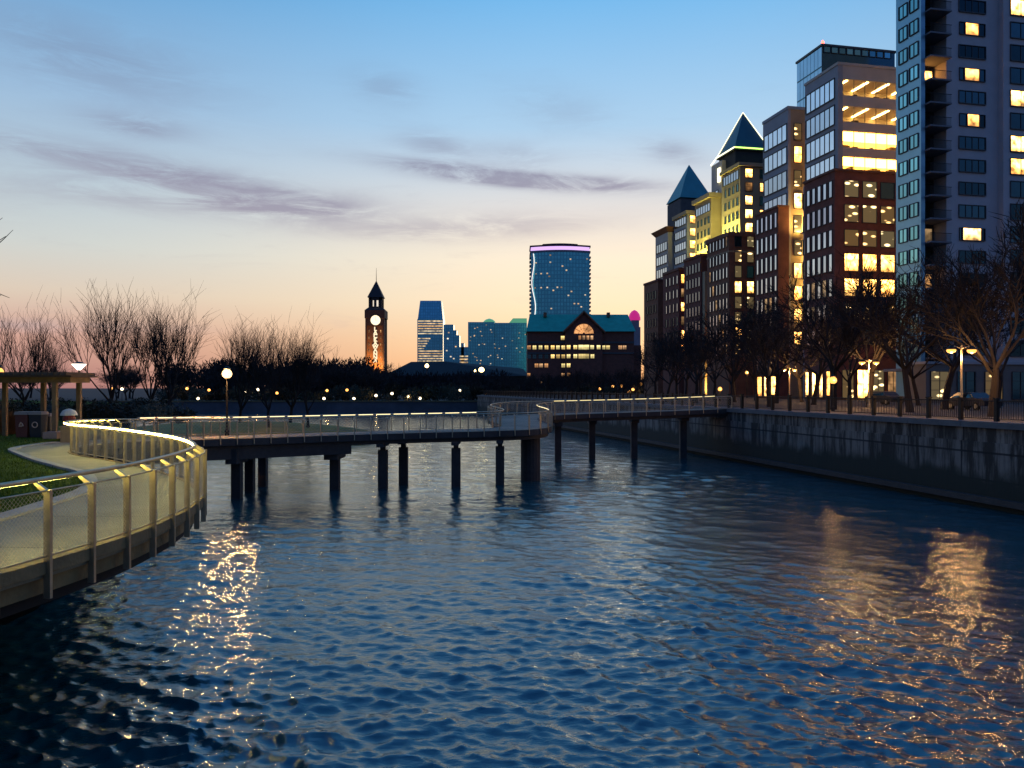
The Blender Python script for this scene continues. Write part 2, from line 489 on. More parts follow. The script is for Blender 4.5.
land = MB()
land.prism([(wx(-20) + .25, -20), (wx(200) + .25, 200), (-8, 206), (-8, 215), (600, 215), (600, -20)][::-1], -1.5, G)
tag(land.build('promenade_ground', asphalt), kind='structure')
far = MB()
far.prism([(-6000, 206), (-6000, 9000), (6000, 9000), (6000, 214), (-7.99, 214), (-7.99, 206)], -1.5, 2.6)
tag(far.build('far_ground', soil), kind='structure')

# ------------------------------------------------------------------ seawall of the right bank
sw = thing('seawall', 'long stained concrete seawall under the right-hand promenade, dark weed at the waterline', 'seawall', (wx(15), 15, 0), R(12))
Ls = (200 - 15) / UY
swm = seawall_mat()
MB().box(-.55, .24, 0, Ls, -1.2, 3.45).build('wall_face', swm, sw)
MB().box(-.42, .24, 0, Ls, 3.452, 4.2).build('upper_course', swm, sw)
cp = MB(); y = 0.0
while y < Ls:
    cp.box(-.62, .5, y, min(y + 4.17, Ls), 4.202, 4.52); y += 4.2
cp.build('coping', mat('seawall_coping', (.11, .115, .115), .85, var=.3, scale=.8, bump=.4, bscale=6), sw)
MB().box(-.95, -.552, 0, Ls, .30, .62).build('fender_beam', darkcon, sw)
# promenade railing
pr = thing('promenade_railing', 'black iron railing with square posts along the top of the right-hand seawall', 'railing', (wx(15) + .25, 15, G + .02), R(12))
MB().box(-.05, .05, 0, Ls, 1.06, 1.12).build('top_rail', blackmetal, pr)
MB().box(-.025, .025, 0, Ls, .12, .16).build('bottom_rail', blackmetal, pr)
pm = MB().box(-.10, .10, -.10, .10, 0, 1.2).box(-.13, .13, -.13, .13, 1.2, 1.26).mesh('post', blackmetal)
bm_ = MB()
for k in range(15): bm_.box(-.011, .011, .155 * k + .08, .155 * k + .102, .16, 1.06)
bm_ = bm_.mesh('baluster_panel', blackmetal)
yy = 0.4
for k in range(74):
    link('post', pm, pr, (0, yy, 0)); link('baluster_panel', bm_, pr, (0, yy + .08, 0)); yy += 2.5

# ------------------------------------------------------------------ left park land
OUT = [(-8.2, 4.0), (-7.2, 7.2), (-6.55, 10.2), (-6.2, 12.6), (-6.2, 14.2), (-6.4, 16), (-7.0, 18.2), (-8.6, 21), (-11, 24), (-13.2, 26.4),
       (-15.7, 28.8), (-17.0, 31), (-17.9, 34), (-18.2, 37.2), (-17.8, 40.3), (-16.4, 43.2), (-13.8, 46), (-10.5, 48.2), (-6, 49.8), (-1.5, 50.8),
       (1.0, 51.6), (2.3, 53.0), (2.75, 55), (2.6, 57.5), (2.2, 60.5), (2.3, 63.5), (3.4, 66.4), (5.8, 68.4), (9.5, 69.3), (14, 69.8), (19.3, 70.2)]
INN = [(-11.3, 5.2), (-10.4, 8.0), (-9.8, 10.7), (-9.5, 12.7), (-9.5, 14.2), (-9.7, 16.3), (-10.2, 19), (-11.9, 22.2), (-13.9, 24.4), (-15.9, 26.6),
       (-18.0, 29.1), (-19.7, 31.4), (-20.8, 34.5), (-21.6, 38), (-21.4, 42.0), (-19.6, 45.8), (-16.4, 49.0), (-12.4, 51.8), (-7.2, 53.6), (-2.9, 54.6),
       (-1.3, 55.3), (-.8, 56.2), (-.9, 57.5), (-1.3, 59), (-1.8, 61), (-1.7, 64.8), (-.2, 68.9), (4.0, 72.2), (8.8, 73.4), (13.6, 73.9), (19.0, 74.3)]
ZD = [3.9] * 11 + [3.88, 3.82, 3.72, 3.6, 3.5, 3.42, 3.42, 3.47, 3.53, 3.57, 3.62, 3.68, 3.75, 3.83, 3.9, 3.97, 4.03, 4.12, 4.25, 4.45]
SUB = 10


def catmull(P):
    P = [np.array(p, float) for p in P]; out = []
    for i in range(len(P) - 1):
        p0, p1, p2, p3 = P[max(i - 1, 0)], P[i], P[i + 1], P[min(i + 2, len(P) - 1)]
        for s in range(SUB):
            t_ = s / SUB
            out.append(.5 * (2 * p1 + (p2 - p0) * t_ + (2 * p0 - 5 * p1 + 4 * p2 - p3) * t_ ** 2 + (3 * p1 - p0 - 3 * p2 + p3) * t_ ** 3))
    out.append(P[-1]); return np.array(out)


O3 = catmull([(x, y, z) for (x, y), z in zip(OUT, ZD)])
I3 = catmull([(x, y, z) for (x, y), z in zip(INN, ZD)])


def strip(A, B, z0, z1, mb=None, m=0):
    """ribbon between two rails of points, z0/z1 above the deck level"""
    mb = mb or MB(); o = len(mb.v); n = len(A)
    for a, b in zip(A, B):
        mb.v += [(a[0], a[1], a[2] + z0), (b[0], b[1], b[2] + z0), (b[0], b[1], b[2] + z1), (a[0], a[1], a[2] + z1)]
    for i in range(n - 1):
        for k in range(4):
            k2 = (k + 1) % 4
            mb.f.append((o + 4 * i + k, o + 4 * (i + 1) + k, o + 4 * (i + 1) + k2, o + 4 * i + k2)); mb.m.append(m)
    mb.f.append((o, o + 1, o + 2, o + 3)); mb.m.append(m)
    e = o + 4 * (n - 1); mb.f.append((e + 3, e + 2, e + 1, e)); mb.m.append(m)
    return mb


lerp = lambda t_: O3 * (1 - t_) + I3 * t_
# park ground: edge runs under the deck, then away along the left bank
edge = [tuple(p[:2]) for p in lerp(2.1)[:6 * SUB:4]] + [tuple(p[:2]) for p in lerp(.90)[8 * SUB:14 * SUB:4]]
bank = edge + [(-24.5, 46), (-28, 54), (-34, 66), (-41, 80), (-48, 100), (-62, 130), (-110, 170), (-260, 204), (-400, 204), (-400, -10), (-14, -10)]
pk = MB().prism(bank, -1.5, 3.44)
tag(pk.build('park_bank', mat('shade_black_bank', (.004, .004, .004), .95, var=.4, scale=1.0, spec=.05)), kind='structure')  # shade under the deck put into the near-black bank colour
lawn_pts = [tuple(p[:2]) for p in lerp(1.03)[:14 * SUB:4]] + bank[len(edge):]
lw = MB().prism(lawn_pts, 3.45, 3.87)
tag(lw.build('lawn', grassm), kind='structure')
# kerb band between deck and lawn
ln_ = slice(0, 13 * SUB)
tag(strip(lerp(.90)[ln_], lerp(1.028)[ln_], -.15, .045).build('path_kerb', concrete), kind='structure')

# grass blades near the path
gb = MB(); rg = random.Random(3)


def inside(p, pl):
    c = False; n = len(pl)
    for i in range(n):
        x1, y1 = pl[i]; x2, y2 = pl[i - 1]
        if (y1 > p[1]) != (y2 > p[1]) and p[0] < (x2 - x1) * (p[1] - y1) / (y2 - y1) + x1: c = not c
    return c


cnt = 0
while cnt < 15000:
    y = rg.uniform(9, 44); x = rg.uniform(-.68 * y - 2, -9)
    if not inside((x, y), lawn_pts): continue
    cnt += 1
    a = rg.uniform(0, 6.28); h_ = rg.uniform(.03, .085); w = .012
    c, s = math.cos(a) * w, math.sin(a) * w; lx, ly = rg.uniform(-.03, .03), rg.uniform(-.03, .03)
    gb.poly([(x - c, y - s, 3.868), (x + c, y + s, 3.868), (x + lx, y + ly, 3.87 + h_)])
tag(gb.build('grass', grassm), 'short dark green grass blades on the lawn', 'grass', kind='stuff')

# low grassy island behind the bridge
mi = MB(); rings = []
for k, (f_, z_) in enumerate([(1.0, -.8), (.97, .6), (.9, 1.25), (.7, 1.8), (.4, 2.25), (.0, 2.4)]):
    for j in range(40):
        an = 2 * math.pi * j / 40; rr = 1 + .10 * math.sin(3 * an + 1) + .06 * math.sin(7 * an)
        mi.v.append((-33 + 15.5 * f_ * rr * math.cos(an), 93 + 13 * f_ * rr * math.sin(an), z_))
for k in range(5):
    for j in range(40):
        j2 = (j + 1) % 40; mi.f.append((k * 40 + j, k * 40 + j2, (k + 1) * 40 + j2, (k + 1) * 40 + j)); mi.m.append(0)
tag(mi.build('grass_island', mat('island_turf', (.28, .20, .035), .95, var=.4, scale=.5, bump=.6, bscale=9), smooth=True), kind='structure')  # lamplight on the grass put into the bright turf colour

# ------------------------------------------------------------------ walkway and footbridge
strip_m = emit('handrail_light', (1, .80, .17), 90)
strip_f = emit('far_handrail_light', (1, .76, .30), 1.6)
strip_b = emit('bridge_handrail_light', (1, .80, .40), 2.0)


def at(P, s):
    """point on polyline P at arc length s"""
    d = np.linalg.norm(np.diff(P[:, :2], axis=0), axis=1); c = np.concatenate([[0], np.cumsum(d)])
    return np.array([np.interp(s, c, P[:, k]) for k in range(3)])


def arclen(P): return float(np.linalg.norm(np.diff(P[:, :2], axis=0), axis=1).sum())


def railing(parent, P, Q, spacing, pitch, below=.55, visible=False, dark=None, lm=None):
    """railing along P, leaning inward to Q: posts, handrail, light strips, wire panels"""
    L = arclen(P); n = max(2, int(round(L / spacing))); ss = [L * k / n for k in range(n + 1)]
    # inward vectors by nearest index
    def inward(s):
        p = at(P, s); q = at(P, min(s + .25, L)) - at(P, max(s - .25, 0))
        nrm = np.array([-q[1], q[0], 0]); nrm /= np.linalg.norm(nrm)
        i = int(np.argmin(((P[:, :2] - p[:2]) ** 2).sum(1)))
        if np.dot((Q[i] - P[i])[:2], nrm[:2]) < 0: nrm = -nrm
        return nrm
    fine = [L * k / (n * 5) for k in range(n * 5 + 1)]
    hp = [at(P, s) + inward(s) * .20 + np.array([0, 0, 1.12]) for s in fine]
    rail = MB().tube(hp, .036, 8)
    rail.tube([at(P, s) + np.array([0, 0, .985]) for s in fine], .014, 5)
    rail.tube([at(P, s) + np.array([0, 0, .09]) for s in fine], .016, 5)
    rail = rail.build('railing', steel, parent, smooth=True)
    for s in ss:
        p = at(P, s); nv = inward(s); tv = np.array([-nv[1], nv[0], 0])
        mb = MB()
        prof = [(-.055, -below), (.045, -below), (.045, .93), (.20, 1.075), (.17, 1.10), (.0, .995), (-.055, .995)]
        o = len(mb.v)
        for sg in (-.026, .026):
            for a, z_ in prof:
                q = p + nv * a + tv * sg; mb.v.append((q[0], q[1], q[2] + z_))
        k = len(prof)
        mb.f.append(tuple(range(k))); mb.f.append(tuple(reversed(range(k, 2 * k))))
        for j in range(k): mb.f.append((j, k + j, k + (j + 1) % k, (j + 1) % k))
        mb.m += [0] * (k + 2)
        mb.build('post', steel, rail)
    for i in range(n):
        a, b = ss[i], ss[i + 1]; w = b - a
        # light strip under the handrail, facing the deck
        pts = [a + w * .09 + (w * .82) * j / 4 for j in range(5)]
        mb = MB(); o = len(mb.v)
        for s in pts:
            c = at(P, s) + inward(s) * .20 + np.array([0, 0, 1.12]); nv = inward(s)
            for da, dz in (((.042, .006), (.026, -.034), (.036, -.042), (.054, -.006)) if visible else ((.040, .004), (.030, -.024), (.040, -.036), (.056, -.006))):
                q = c + nv * da; mb.v.append((q[0], q[1], q[2] + dz))
        for j in range(4):
            for k in range(4):
                k2 = (k + 1) % 4
                mb.f.append((o + 4 * j + k, o + 4 * j + k2, o + 4 * j + 4 + k2, o + 4 * j + 4 + k)); mb.m.append(0)
        if not (dark and dark[0] < a < dark[1]): mb.build('light_strip', lm or strip_b, rail)
        # wire net of the bay
        pa, pb = at(P, a), at(P, b); mb = MB(); H = .87
        f2 = lambda u_, z_: pa * (1 - u_) + pb * u_ + np.array([0, 0, .10 + z_])
        m_ = max(4, int(w / pitch)); mh = int(H / pitch)
        for j in range(-mh, m_ + 1):
            for sgn in (1, -1):
                u0, z0, u1, z1 = j / m_, 0.0, (j + mh) / m_, H
                if u0 < 0: z0 = -u0 * m_ / mh * H; u0 = 0
                if u1 > 1: z1 = H - (u1 - 1) * m_ / mh * H; u1 = 1
                if u1 - u0 < .01: continue
                if sgn < 0: u0, u1 = 1 - u0, 1 - u1
                mb.tube([f2(u0, z0), f2(u1, z1)],   .0026 if pitch < .08 else .0034, 3, caps=False)
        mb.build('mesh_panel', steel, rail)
    return rail


i0, i1 = 13 * SUB, len(O3)
cw = thing('curved_walkway', 'near curved concrete walkway with a lit steel railing, lower left', 'walkway', (-8, 12, 3.9))
cw.location = (0, 0, 0)
near = slice(0, i0 + 1)
strip(lerp(.02)[near], lerp(.93)[near], -.22, 0).build('deck', deckgrey, cw)
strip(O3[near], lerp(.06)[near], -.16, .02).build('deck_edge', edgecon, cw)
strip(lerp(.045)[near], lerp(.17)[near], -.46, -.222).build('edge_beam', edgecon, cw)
strip(lerp(.09)[near], lerp(.92)[near], -.66, -.462).build('girder', mat('black_girder', (.008, .008, .008), .9, var=.3), cw)  # under-deck shade put into the black colour of this soffit
railing(cw, O3[near], I3[near], .92, .065, below=.50, visible=True, lm=strip_m)
for s in np.arange(2.2, arclen(O3[near]), 3.0):
    i = int(np.argmin(((O3[near][:, :2] - at(O3[near], s)[:2]) ** 2).sum(1)))
    a, b = lerp(.075)[i], lerp(.895)[i]; tv = (O3[i + 1] - O3[i]); tv = tv / np.linalg.norm(tv) * .012
    MB().poly([a - tv + np.array([0, 0, .004]), a + tv + np.array([0, 0, .004]), b + tv + np.array([0, 0, .004]), b - tv + np.array([0, 0, .004])]).build('deck_joint', MATS['black_girder'], cw)

fb = thing('footbridge', 'curving concrete footbridge on square piers with light strips along its railings', 'footbridge', (0, 0, 0))
brs = slice(i0, i1)
strip(lerp(.015)[brs], lerp(.985)[brs], -.24, 0).build('deck', deckgrey, fb)
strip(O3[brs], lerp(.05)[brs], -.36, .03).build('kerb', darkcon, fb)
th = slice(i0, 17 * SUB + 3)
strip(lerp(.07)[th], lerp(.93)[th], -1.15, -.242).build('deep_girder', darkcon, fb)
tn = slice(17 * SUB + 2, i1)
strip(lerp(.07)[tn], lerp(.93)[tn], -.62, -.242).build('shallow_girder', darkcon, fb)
railing(fb, O3[i0:24 * SUB], I3[i0:24 * SUB], 1.0, .17, below=.3)
railing(fb, O3[24 * SUB:], I3[24 * SUB:], 1.25, .14, below=.3, lm=strip_f)
Li = arclen(I3[14 * SUB + 5:20 * SUB])
railing(fb, I3[14 * SUB + 5:24 * SUB], O3[14 * SUB + 5:24 * SUB], 1.15, .2, below=.25, visible=True, dark=(Li - 1.5, 999))
railing(fb, I3[24 * SUB:], O3[24 * SUB:], 1.3, .16, below=.25, visible=True, dark=(-1, arclen(I3[24 * SUB:27 * SUB])), lm=strip_f)
for px, D, w, style in [(237, 45.6, .52, 1), (250, 48.6, .5, 1), (263, 51.2, .5, 1), (335, 49.8, .56, 2), (383, 50.4, .56, 3), (403.5, 52.6, .56, 3),
                        (456, 51.2, .56, 3), (500, 52.2, .56, 3), (530.5, 54.6, 1.35, 4), (558, 68.5, .55, 1), (592, 71.2, .55, 1), (634, 71.6, .55, 1), (683, 71.9, .58, 1)]:
    x = X(px, D); h = w / 2
    i = int(np.argmin(((lerp(.5)[:, :2] - np.array([x, D])) ** 2).sum(1))); top = O3[i][2]
    mb = MB()
    if style == 4:
        mb.tube([(x, D, -2), (x, D, top - .24)], h, 18)
    elif style == 3:
        mb.box(x - h, x + h, D - h, D + h, -2, top - 1.05); mb.box(x - h * .55, x + h * .55, D - h * .55, D + h * .55, top - 1.05, top - .6)
        mb.box(x - h * .8, x + h * .8, D - 1.2, D + 1.2, top - .80, top - .6)
    elif style == 2:
        mb.box(x - h, x + h, D - h, D + h, -2, top - 1.35)
        mb.box(x - h * 1.5, x + h * 1.5, D - 1.2, D + 1.2, top - 1.5, top - 1.14)
    else:
        mb.box(x - h, x + h, D - h, D + h, -2, top - .6)
        mb.box(x - h * 1.2, x + h * 1.2, D - 1.0, D + 1.0, top - (1.4 if px < 300 else .95), top - .55)
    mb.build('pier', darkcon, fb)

# ------------------------------------------------------------------ buildings
WCACHE = {}


def window(parent, face, u, z, w, h, glass, nm=1, nh=0, plane=0.0, base=G, frm=None, name='window'):
    """u: position along the face (x for front, y for left side); plane: the wall's y (front) or x (left)"""
    key = (round(w, 2), round(h, 2), glass.name, nm, nh, (frm or frame_m).name)
    if key not in WCACHE:
        mb = MB(); t_ = .06 if w < 2.5 else .09
        mb.box(-w / 2, w / 2, -.02, .3, 0, h, 0)
        mb.box(-w / 2 - t_, -w / 2, -.14, .3, -t_, h + t_, 1).box(w / 2, w / 2 + t_, -.14, .3, -t_, h + t_, 1)
        mb.box(-w / 2, w / 2, -.14, .3, h, h + t_, 1).box(-w / 2, w / 2, -.18, .3, -t_ * 1.4, 0, 1)
        for k in range(1, nm): mb.box(-w / 2 + w * k / nm - .035, -w / 2 + w * k / nm + .035, -.09, .1, .001, h - .001, 1)
        for k in range(1, nh + 1): mb.box(-w / 2 + .001, w / 2 - .001, -.08, .1, h * k / (nh + 1) - .03, h * k / (nh + 1) + .03, 1)
        WCACHE[key] = mb.mesh(name, [glass, frm or frame_m])
    if face == 'F': return link(name, WCACHE[key], parent, (u, plane, z - base))
    return link(name, WCACHE[key], parent, (plane, u, z - base), R(-90))


def onl(px, a):
    D = a / ((px - 512) / F + .2125); return (X(px, D), D)


class Bld:
    """a building whose local frame sits on the waterfront line: x inland, y away from the camera"""
    def __init__(s, name, label, cat, px, a, base=G):
        s.p = onl(px, a); s.a = a; s.base = base
        s.o = thing(name, label, cat, (s.p[0], s.p[1], base), R(12))

    def loc(s, px, a):
        q = onl(px, a); dx, dy = q[0] - s.p[0], q[1] - s.p[1]
        return dx * .9781 + dy * .2079, dx * -.2079 + dy * .9781

    def locw(s, px, D):
        dx, dy = X(px, D) - s.p[0], D - s.p[1]
        return dx * .9781 + dy * .2079, dx * -.2079 + dy * .9781

    def D(s, px, a): return onl(px, a)[1]

    def box(s, name, m, x0, x1, y0, y1, z0, z1):
        return MB().box(x0, x1, y0, y1, z0 - s.base, z1 - s.base).build(name, m, s.o)


# ---- apartment tower, far right
A = Bld('apartment_tower', 'tall grey apartment tower with stacked dark balconies at the right edge', 'apartment building', 921, 75.1)
DA = A.p[1]; LA = A.loc(896, 75.1)[1]
A.box('wall', mat('blue_grey_panel', (.22, .42, .52), .30, .5, var=.1, scale=.4), 0, .6, 0, LA, G, 82)
A.box('rear_wing', aptwall, .6, 40, 2.6, LA, G, 82)
xm = 3.8
A.box('front_wall', aptwall, xm, xm + 7.9, 0, 2.598, G, 82)
A.box('right_bay', aptwall, xm + 7.9, 40, -.9, 2.598, G, 82)
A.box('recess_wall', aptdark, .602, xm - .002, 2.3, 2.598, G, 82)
zs = [53.5 - 3.0 * k for k in range(-8, 16)]
for k, z in enumerate(zs):
    r = k - 8
    if z < 9: continue
    lit_here = r in (0, 2, 4, 9)
    if lit_here:
        cuts = {0: (.9, 2.1), 2: (.8, 2.3), 4: (1.2, 1.9), 9: (.5, 2.9)}[r]; x_ = xm + 1.9
        for w_, g2 in ((cuts[0], darkglass), (cuts[1], litw), (4.0 - sum(cuts), darkglass)):
            window(A.o, 'F', x_ + w_ / 2, z - .75, w_ - .14, 1.55, g2, 1, 0, 0.0); x_ += w_
    else: window(A.o, 'F', xm + 3.9, z - .75, 4.0, 1.55, darkglass, 4, 0, 0.0)
    window(A.o, 'L', LA * .27, z - .7, 1.55, 1.7, tealglass, 2, 0, 0.0)
    window(A.o, 'L', LA * .70, z - .7, 1.55, 1.7, tealglass, 2, 0, 0.0)
    window(A.o, 'F', xm + 10.6, z - .95, 3.2, 2.0, lit if r in (-1, 3, 5, 6) else darkglass, 2, 0, -.9)
    window(A.o, 'F', xm + 15.2, z - .95, 3.2, 2.0, lit if r in (1, 4) else darkglass, 2, 0, -.9)
    b = MB().box(.61, xm - .01, -1.0, 2.29, z - 1.45 - G, z - 1.25 - G).build('balcony', slabm, A.o)
    mb = MB().box(.61, xm - .01, -.98, -.92, z - .22 - G, z - .16 - G)
    for q in range(24): mb.box(.63 + q * .132, .65 + q * .132, -.96, -.94, z - 1.249 - G, z - .221 - G)
    mb.build('balustrade', blackmetal, b)
    g_ = lit if r == 2 else (litdim if r in (9, 11) else darkglass)
    window(A.o, 'F', 2.2, z - 1.2, 2.6, 2.2, g_, 2, 0, 2.3, name='balcony_door')
A.box('entrance_canopy', slabm, -2.2, -.01, .4, LA - .3, G + 4.0, G + 4.35)
for k in range(3): window(A.o, 'F', xm + 1.6 + k * 2.6, G + .4, 2.0, 3.4, spots if k == 1 else litdim, 2, 1, 0.0, name='shop_window')

# ---- low block at the foot of the tower
LB = Bld('low_pavilion', 'low grey pavilion wall with dark panels behind the double lamp, right of the promenade', 'building', 926, 68.0)
LB.box('wall', mat('pavilion_render', (.16, .145, .125), .85, var=.15, scale=.6), 0, 22, 0, 3.5, G, G + 4.6)
LB.box('parapet', greystone, -.2, 22.2, -.2, 3.7, G + 4.602, G + 4.9)
for k, w in enumerate((1.8, 5.4, 9.2, 13, 17)):
    window(LB.o, 'F', w, G + .5, 2.4, 3.2, (spots, darkglass, spots, darkglass, litdim)[k], 2, 2, 0.0, name='panel_window')

# ---- office C: pale stone over brick, four bright floors
C = Bld('office_building', 'pale stone office block over dark brick with four brightly lit upper floors', 'office building', 838, 75.1)
DC = C.p[1]; LC = C.loc(805, 75.1)[1]
zc = lambda y: EYE + (HOR - y) * DC / F
W = 15.0; top = zc(62); zb = zc(172)
C.box('upper_side', greystone, 0, .8, 0, LC, zb, top - .4)
C.box('upper_core', stone, .8, W, 4.6, LC, zb, top - .4)
C.box('right_pier', stone, W - .8, W, 0, 4.598, zb, top - .4)
C.box('roof_slab', stone, -.12, W + .1, -.12, LC + .1, top - .398, top)
fl = [(78.2, 94.6), (105.2, 121), (130, 146.5), (155.6, 169.3)]
prev = top - .4
for k, (ya, yb) in enumerate(fl):
    za, zb2 = zc(ya), zc(yb)
    C.box('spandrel', stone, .802, W - .802, 0, 4.598, za, prev - .002)
    prev = zb2
    C.box('back_wall', room if k < 2 else mat('bright_office_wall', (.85, .78, .58), .9, var=.1), .81, W - .81, 4.45, 4.59, zb2 + .002, za - .002)
    fx = MB()
    if k < 2:
        for q in range(4): fx.box(1.6 + q * 3.6, 1.95 + q * 3.6, .4, 4.2, za - .12 - G, za - .003 - G)
    else:
        for q in range(9): fx.box(1.0 + q * 1.5, 2.35 + q * 1.5, .4, 4.4, za - .12 - G, za - .003 - G)
    fx.build('ceiling_light', tube_m if k < 2 else panel_m, C.o)
    mb = MB()
    for q in range(8): mb.box(.82 + q * 1.905, .88 + q * 1.905, .05, .15, zb2 - G + .003, za - G - .003)
    mb.build('mullion', frame_m, C.o)
    mb = MB()
    for q in range(12):
        x = 1.2 + rnd.random() * 12; mb.box(x, x + rnd.uniform(.4, 1.1), 1 + rnd.random() * 2, 3.5, zb2 + .01 - G, zb2 + rnd.uniform(.4, 1.0) - G)
    mb.build('desk_row', mat('office_furniture', (.08, .06, .04), .7), C.o)
C.box('spandrel', stone, .802, W - .802, 0, 4.598, zb, prev - .002)
yl0 = .5
for k, (ya, yb) in enumerate(fl):
    window(C.o, 'L', LC * .53, zc(yb) - .2, LC * .86, zc(ya) - zc(yb) + .5, skyglass, 6, 0, 0.0, name='ribbon_window')
# brick lower part, standing a little proud
C.box('brick_base', brick, -.9, W, -.5, LC * .86, G, zb - .004)
C.box('brick_cornice', brickb, -1.1, W + .01, -.7, LC * .88, zb - .003, zb + .35)
C.box('side_strip', greystone, -.3, -.001, LC * .862, LC, G, zb - .004)
rows = [(181, 197), (205, 222), (230, 246), (254, 271), (279, 296), (304, 319), (329, 344)]
for k, (ya, yb) in enumerate(rows):
    for q in range(5):
        window(C.o, 'L', .55 + q * LC * .86 / 5.15, zc(yb), .95, zc(ya) - zc(yb), skyglass if k < 4 or rnd.random() < .5 else litdim, 1, 0, -.9)
    for q, x in enumerate((1.9, 5.0, 8.1, 11.2)):
        g_ = [spots, spots, spots, lit, lit, spots, darkglass][k] if q < 3 else spots
        if (k, q) in ((0, 2),): g_ = darkglass
        window(C.o, 'F', x, zc(yb), 2.35, zc(ya) - zc(yb), g_, 1, 0, -.5)
    window(C.o, 'L', LC * .94, zc(yb), LC * .10, zc(ya) - zc(yb), skyglass, 1, 0, -.3)
for q in range(5): window(C.o, 'F', 1.3 + q * 2.6, G + .3, 1.9, 4.2, (spots, lit, spots, litdim, spots)[q], 2, 1, -.5, name='shop_window')
for q in range(4): window(C.o, 'L', 1.0 + q * 1.9, G + .3, .9, 4.0, litw if q % 2 else lit, 1, 1, -.9, name='shop_window')

# ---- glass tower behind C
C2 = Bld('glass_tower', 'blue glass tower with a dark roof band rising behind the pale stone office block', 'tower', 822, 84.0)
D2 = C2.p[1]; L2 = C2.loc(797, 84.0)[1]; z2 = lambda y: EYE + (HOR - y) * D2 / F
C2.box('tower_body', darkglass, 0, 14.5, 0, L2, G, z2(46))
mb = MB()
for k in range(14):
    for q in range(7):
        y0 = q * L2 / 7
        mb.box(-.06, -.002, y0 + .05, y0 + L2 / 7 - .05, z2(46) - 3.6 * k - 3.45 - G, z2(46) - 3.6 * k - .15 - G)
mb.build('curtain_wall', curtain, C2.o)
C2.box('roof_edge', frame_m, -.2, 14.7, -.2, L2 + .2, z2(46) + .002, z2(45) + .2)
for q in range(9): window(C2.o, 'F', 1.0 + q * 1.5, z2(52), 1.25, 1.4, tealglass, 1, 0, 0.0)
MB().lathe([(.25, 0), (.25, .5), (.12, .8)], 8, (.4, .4, z2(45) + .2 - G)).build('warning_light', emit('red_beacon', (1, .08, .05), 8), C2.o)

# ---- office B
B = Bld('stepped_office', 'narrow stone office with ribbon windows and brick base left of the lit floors', 'office building', 788, 75.1)
DB = B.p[1]; LBl = B.loc(763, 75.1)[1]; zB = lambda y: EYE + (HOR - y) * DB / F
B.box('upper_body', greystone, 0, .5, 0, LBl, G, zB(109)); B.box('front_wall', tanstone, .5, 6, 0, LBl, G, zB(109))
B.box('roof_slab', greystone, -.12, 6.1, -.12, LBl + .1, zB(109) + .002, zB(106))
rB = [(123, 139), (146, 162), (170, 186), (193, 208), (216, 232), (240, 255), (263, 278), (286, 300), (309, 322), (332, 344)]
for k, (ya, yb) in enumerate(rB):
    window(B.o, 'L', LBl * (.5 if k < 4 else .12), zB(yb), LBl * (.90 if k < 4 else .16), zB(ya) - zB(yb), skyglass, 5 if k < 4 else 1, 0, 0.0, name='ribbon_window')
    window(B.o, 'F', 1.8, zB(yb), 1.35, zB(ya) - zB(yb), spots if k in (0, 2, 4, 5) else lit, 1, 1, 0.0)
yB0 = B.loc(778, 73.0); yB1 = B.loc(755.5, 73.0); zbp = EYE + (HOR - 207) * onl(778, 73.0)[1] / F
B.box('brick_base', brick, yB0[0], -.002, yB0[1], yB1[1], G, zbp)
B.box('brick_cornice', brickb, yB0[0] - .15, -.003, yB0[1] - .15, yB1[1] + .1, zbp + .002, zbp + .35)
for k in range(8):
    for q in range(5):
        z = zbp - 2.4 - k * 3.55 - .9
        if z < G + 1: continue
        window(B.o, 'L', yB0[1] + (q + .5) * (yB1[1] - yB0[1]) / 5, z, .85, 2.5, skyglass if k < 4 else (litdim if rnd.random() < .4 else skyglass), 1, 0, yB0[0])
for q in range(3): window(B.o, 'L', yB0[1] + 1.3 + q * 2.3, G + .3, 1.5, 3.4, litw, 1, 1, yB0[0], name='shop_window')
lamp_d = bpy.data.lights.new('facade_lamp', 'AREA'); lamp_d.energy = 260; lamp_d.size = 1.2; lamp_d.color = (1, .62, .18)


def flood(parent, x, y, z, aim, energy, color, size=1.0):
    """a floodlight fixture standing on a roof: body + its own area lamp"""
    bx_ = MB().box(-.35, .35, -.18, .18, 0, .25).build('floodlight', blackmetal, parent, (x, y, z))
    d = bpy.data.lights.new('floodlight_lamp', 'AREA'); d.energy = energy; d.color = color; d.size = size
    o = bpy.data.objects.new('floodlight_lamp', d); COL.objects.link(o); o.parent = parent
    o.location = (x, y, z + .3); o.rotation_euler = Vector(aim).to_track_quat('-Z', 'Y').to_euler()


flood(B.o, 3.0, -1.6, zB(232) - G, (0, .5, .6), 1300, (1, .62, .16))
for zz in (262, 292, 320): flood(B.o, 4.6, -1.4, zB(zz) - G, (-.5, .5, .6), 500, (1, .62, .16)); B.box('light_ledge', greystone, 4.0, 5.2, -1.7, -.002, zB(zz) - .3, zB(zz) - .01)
B.box('light_ledge', greystone, 2.4, 3.6, -1.9, -.002, zB(232) - .3, zB(232) - .01)

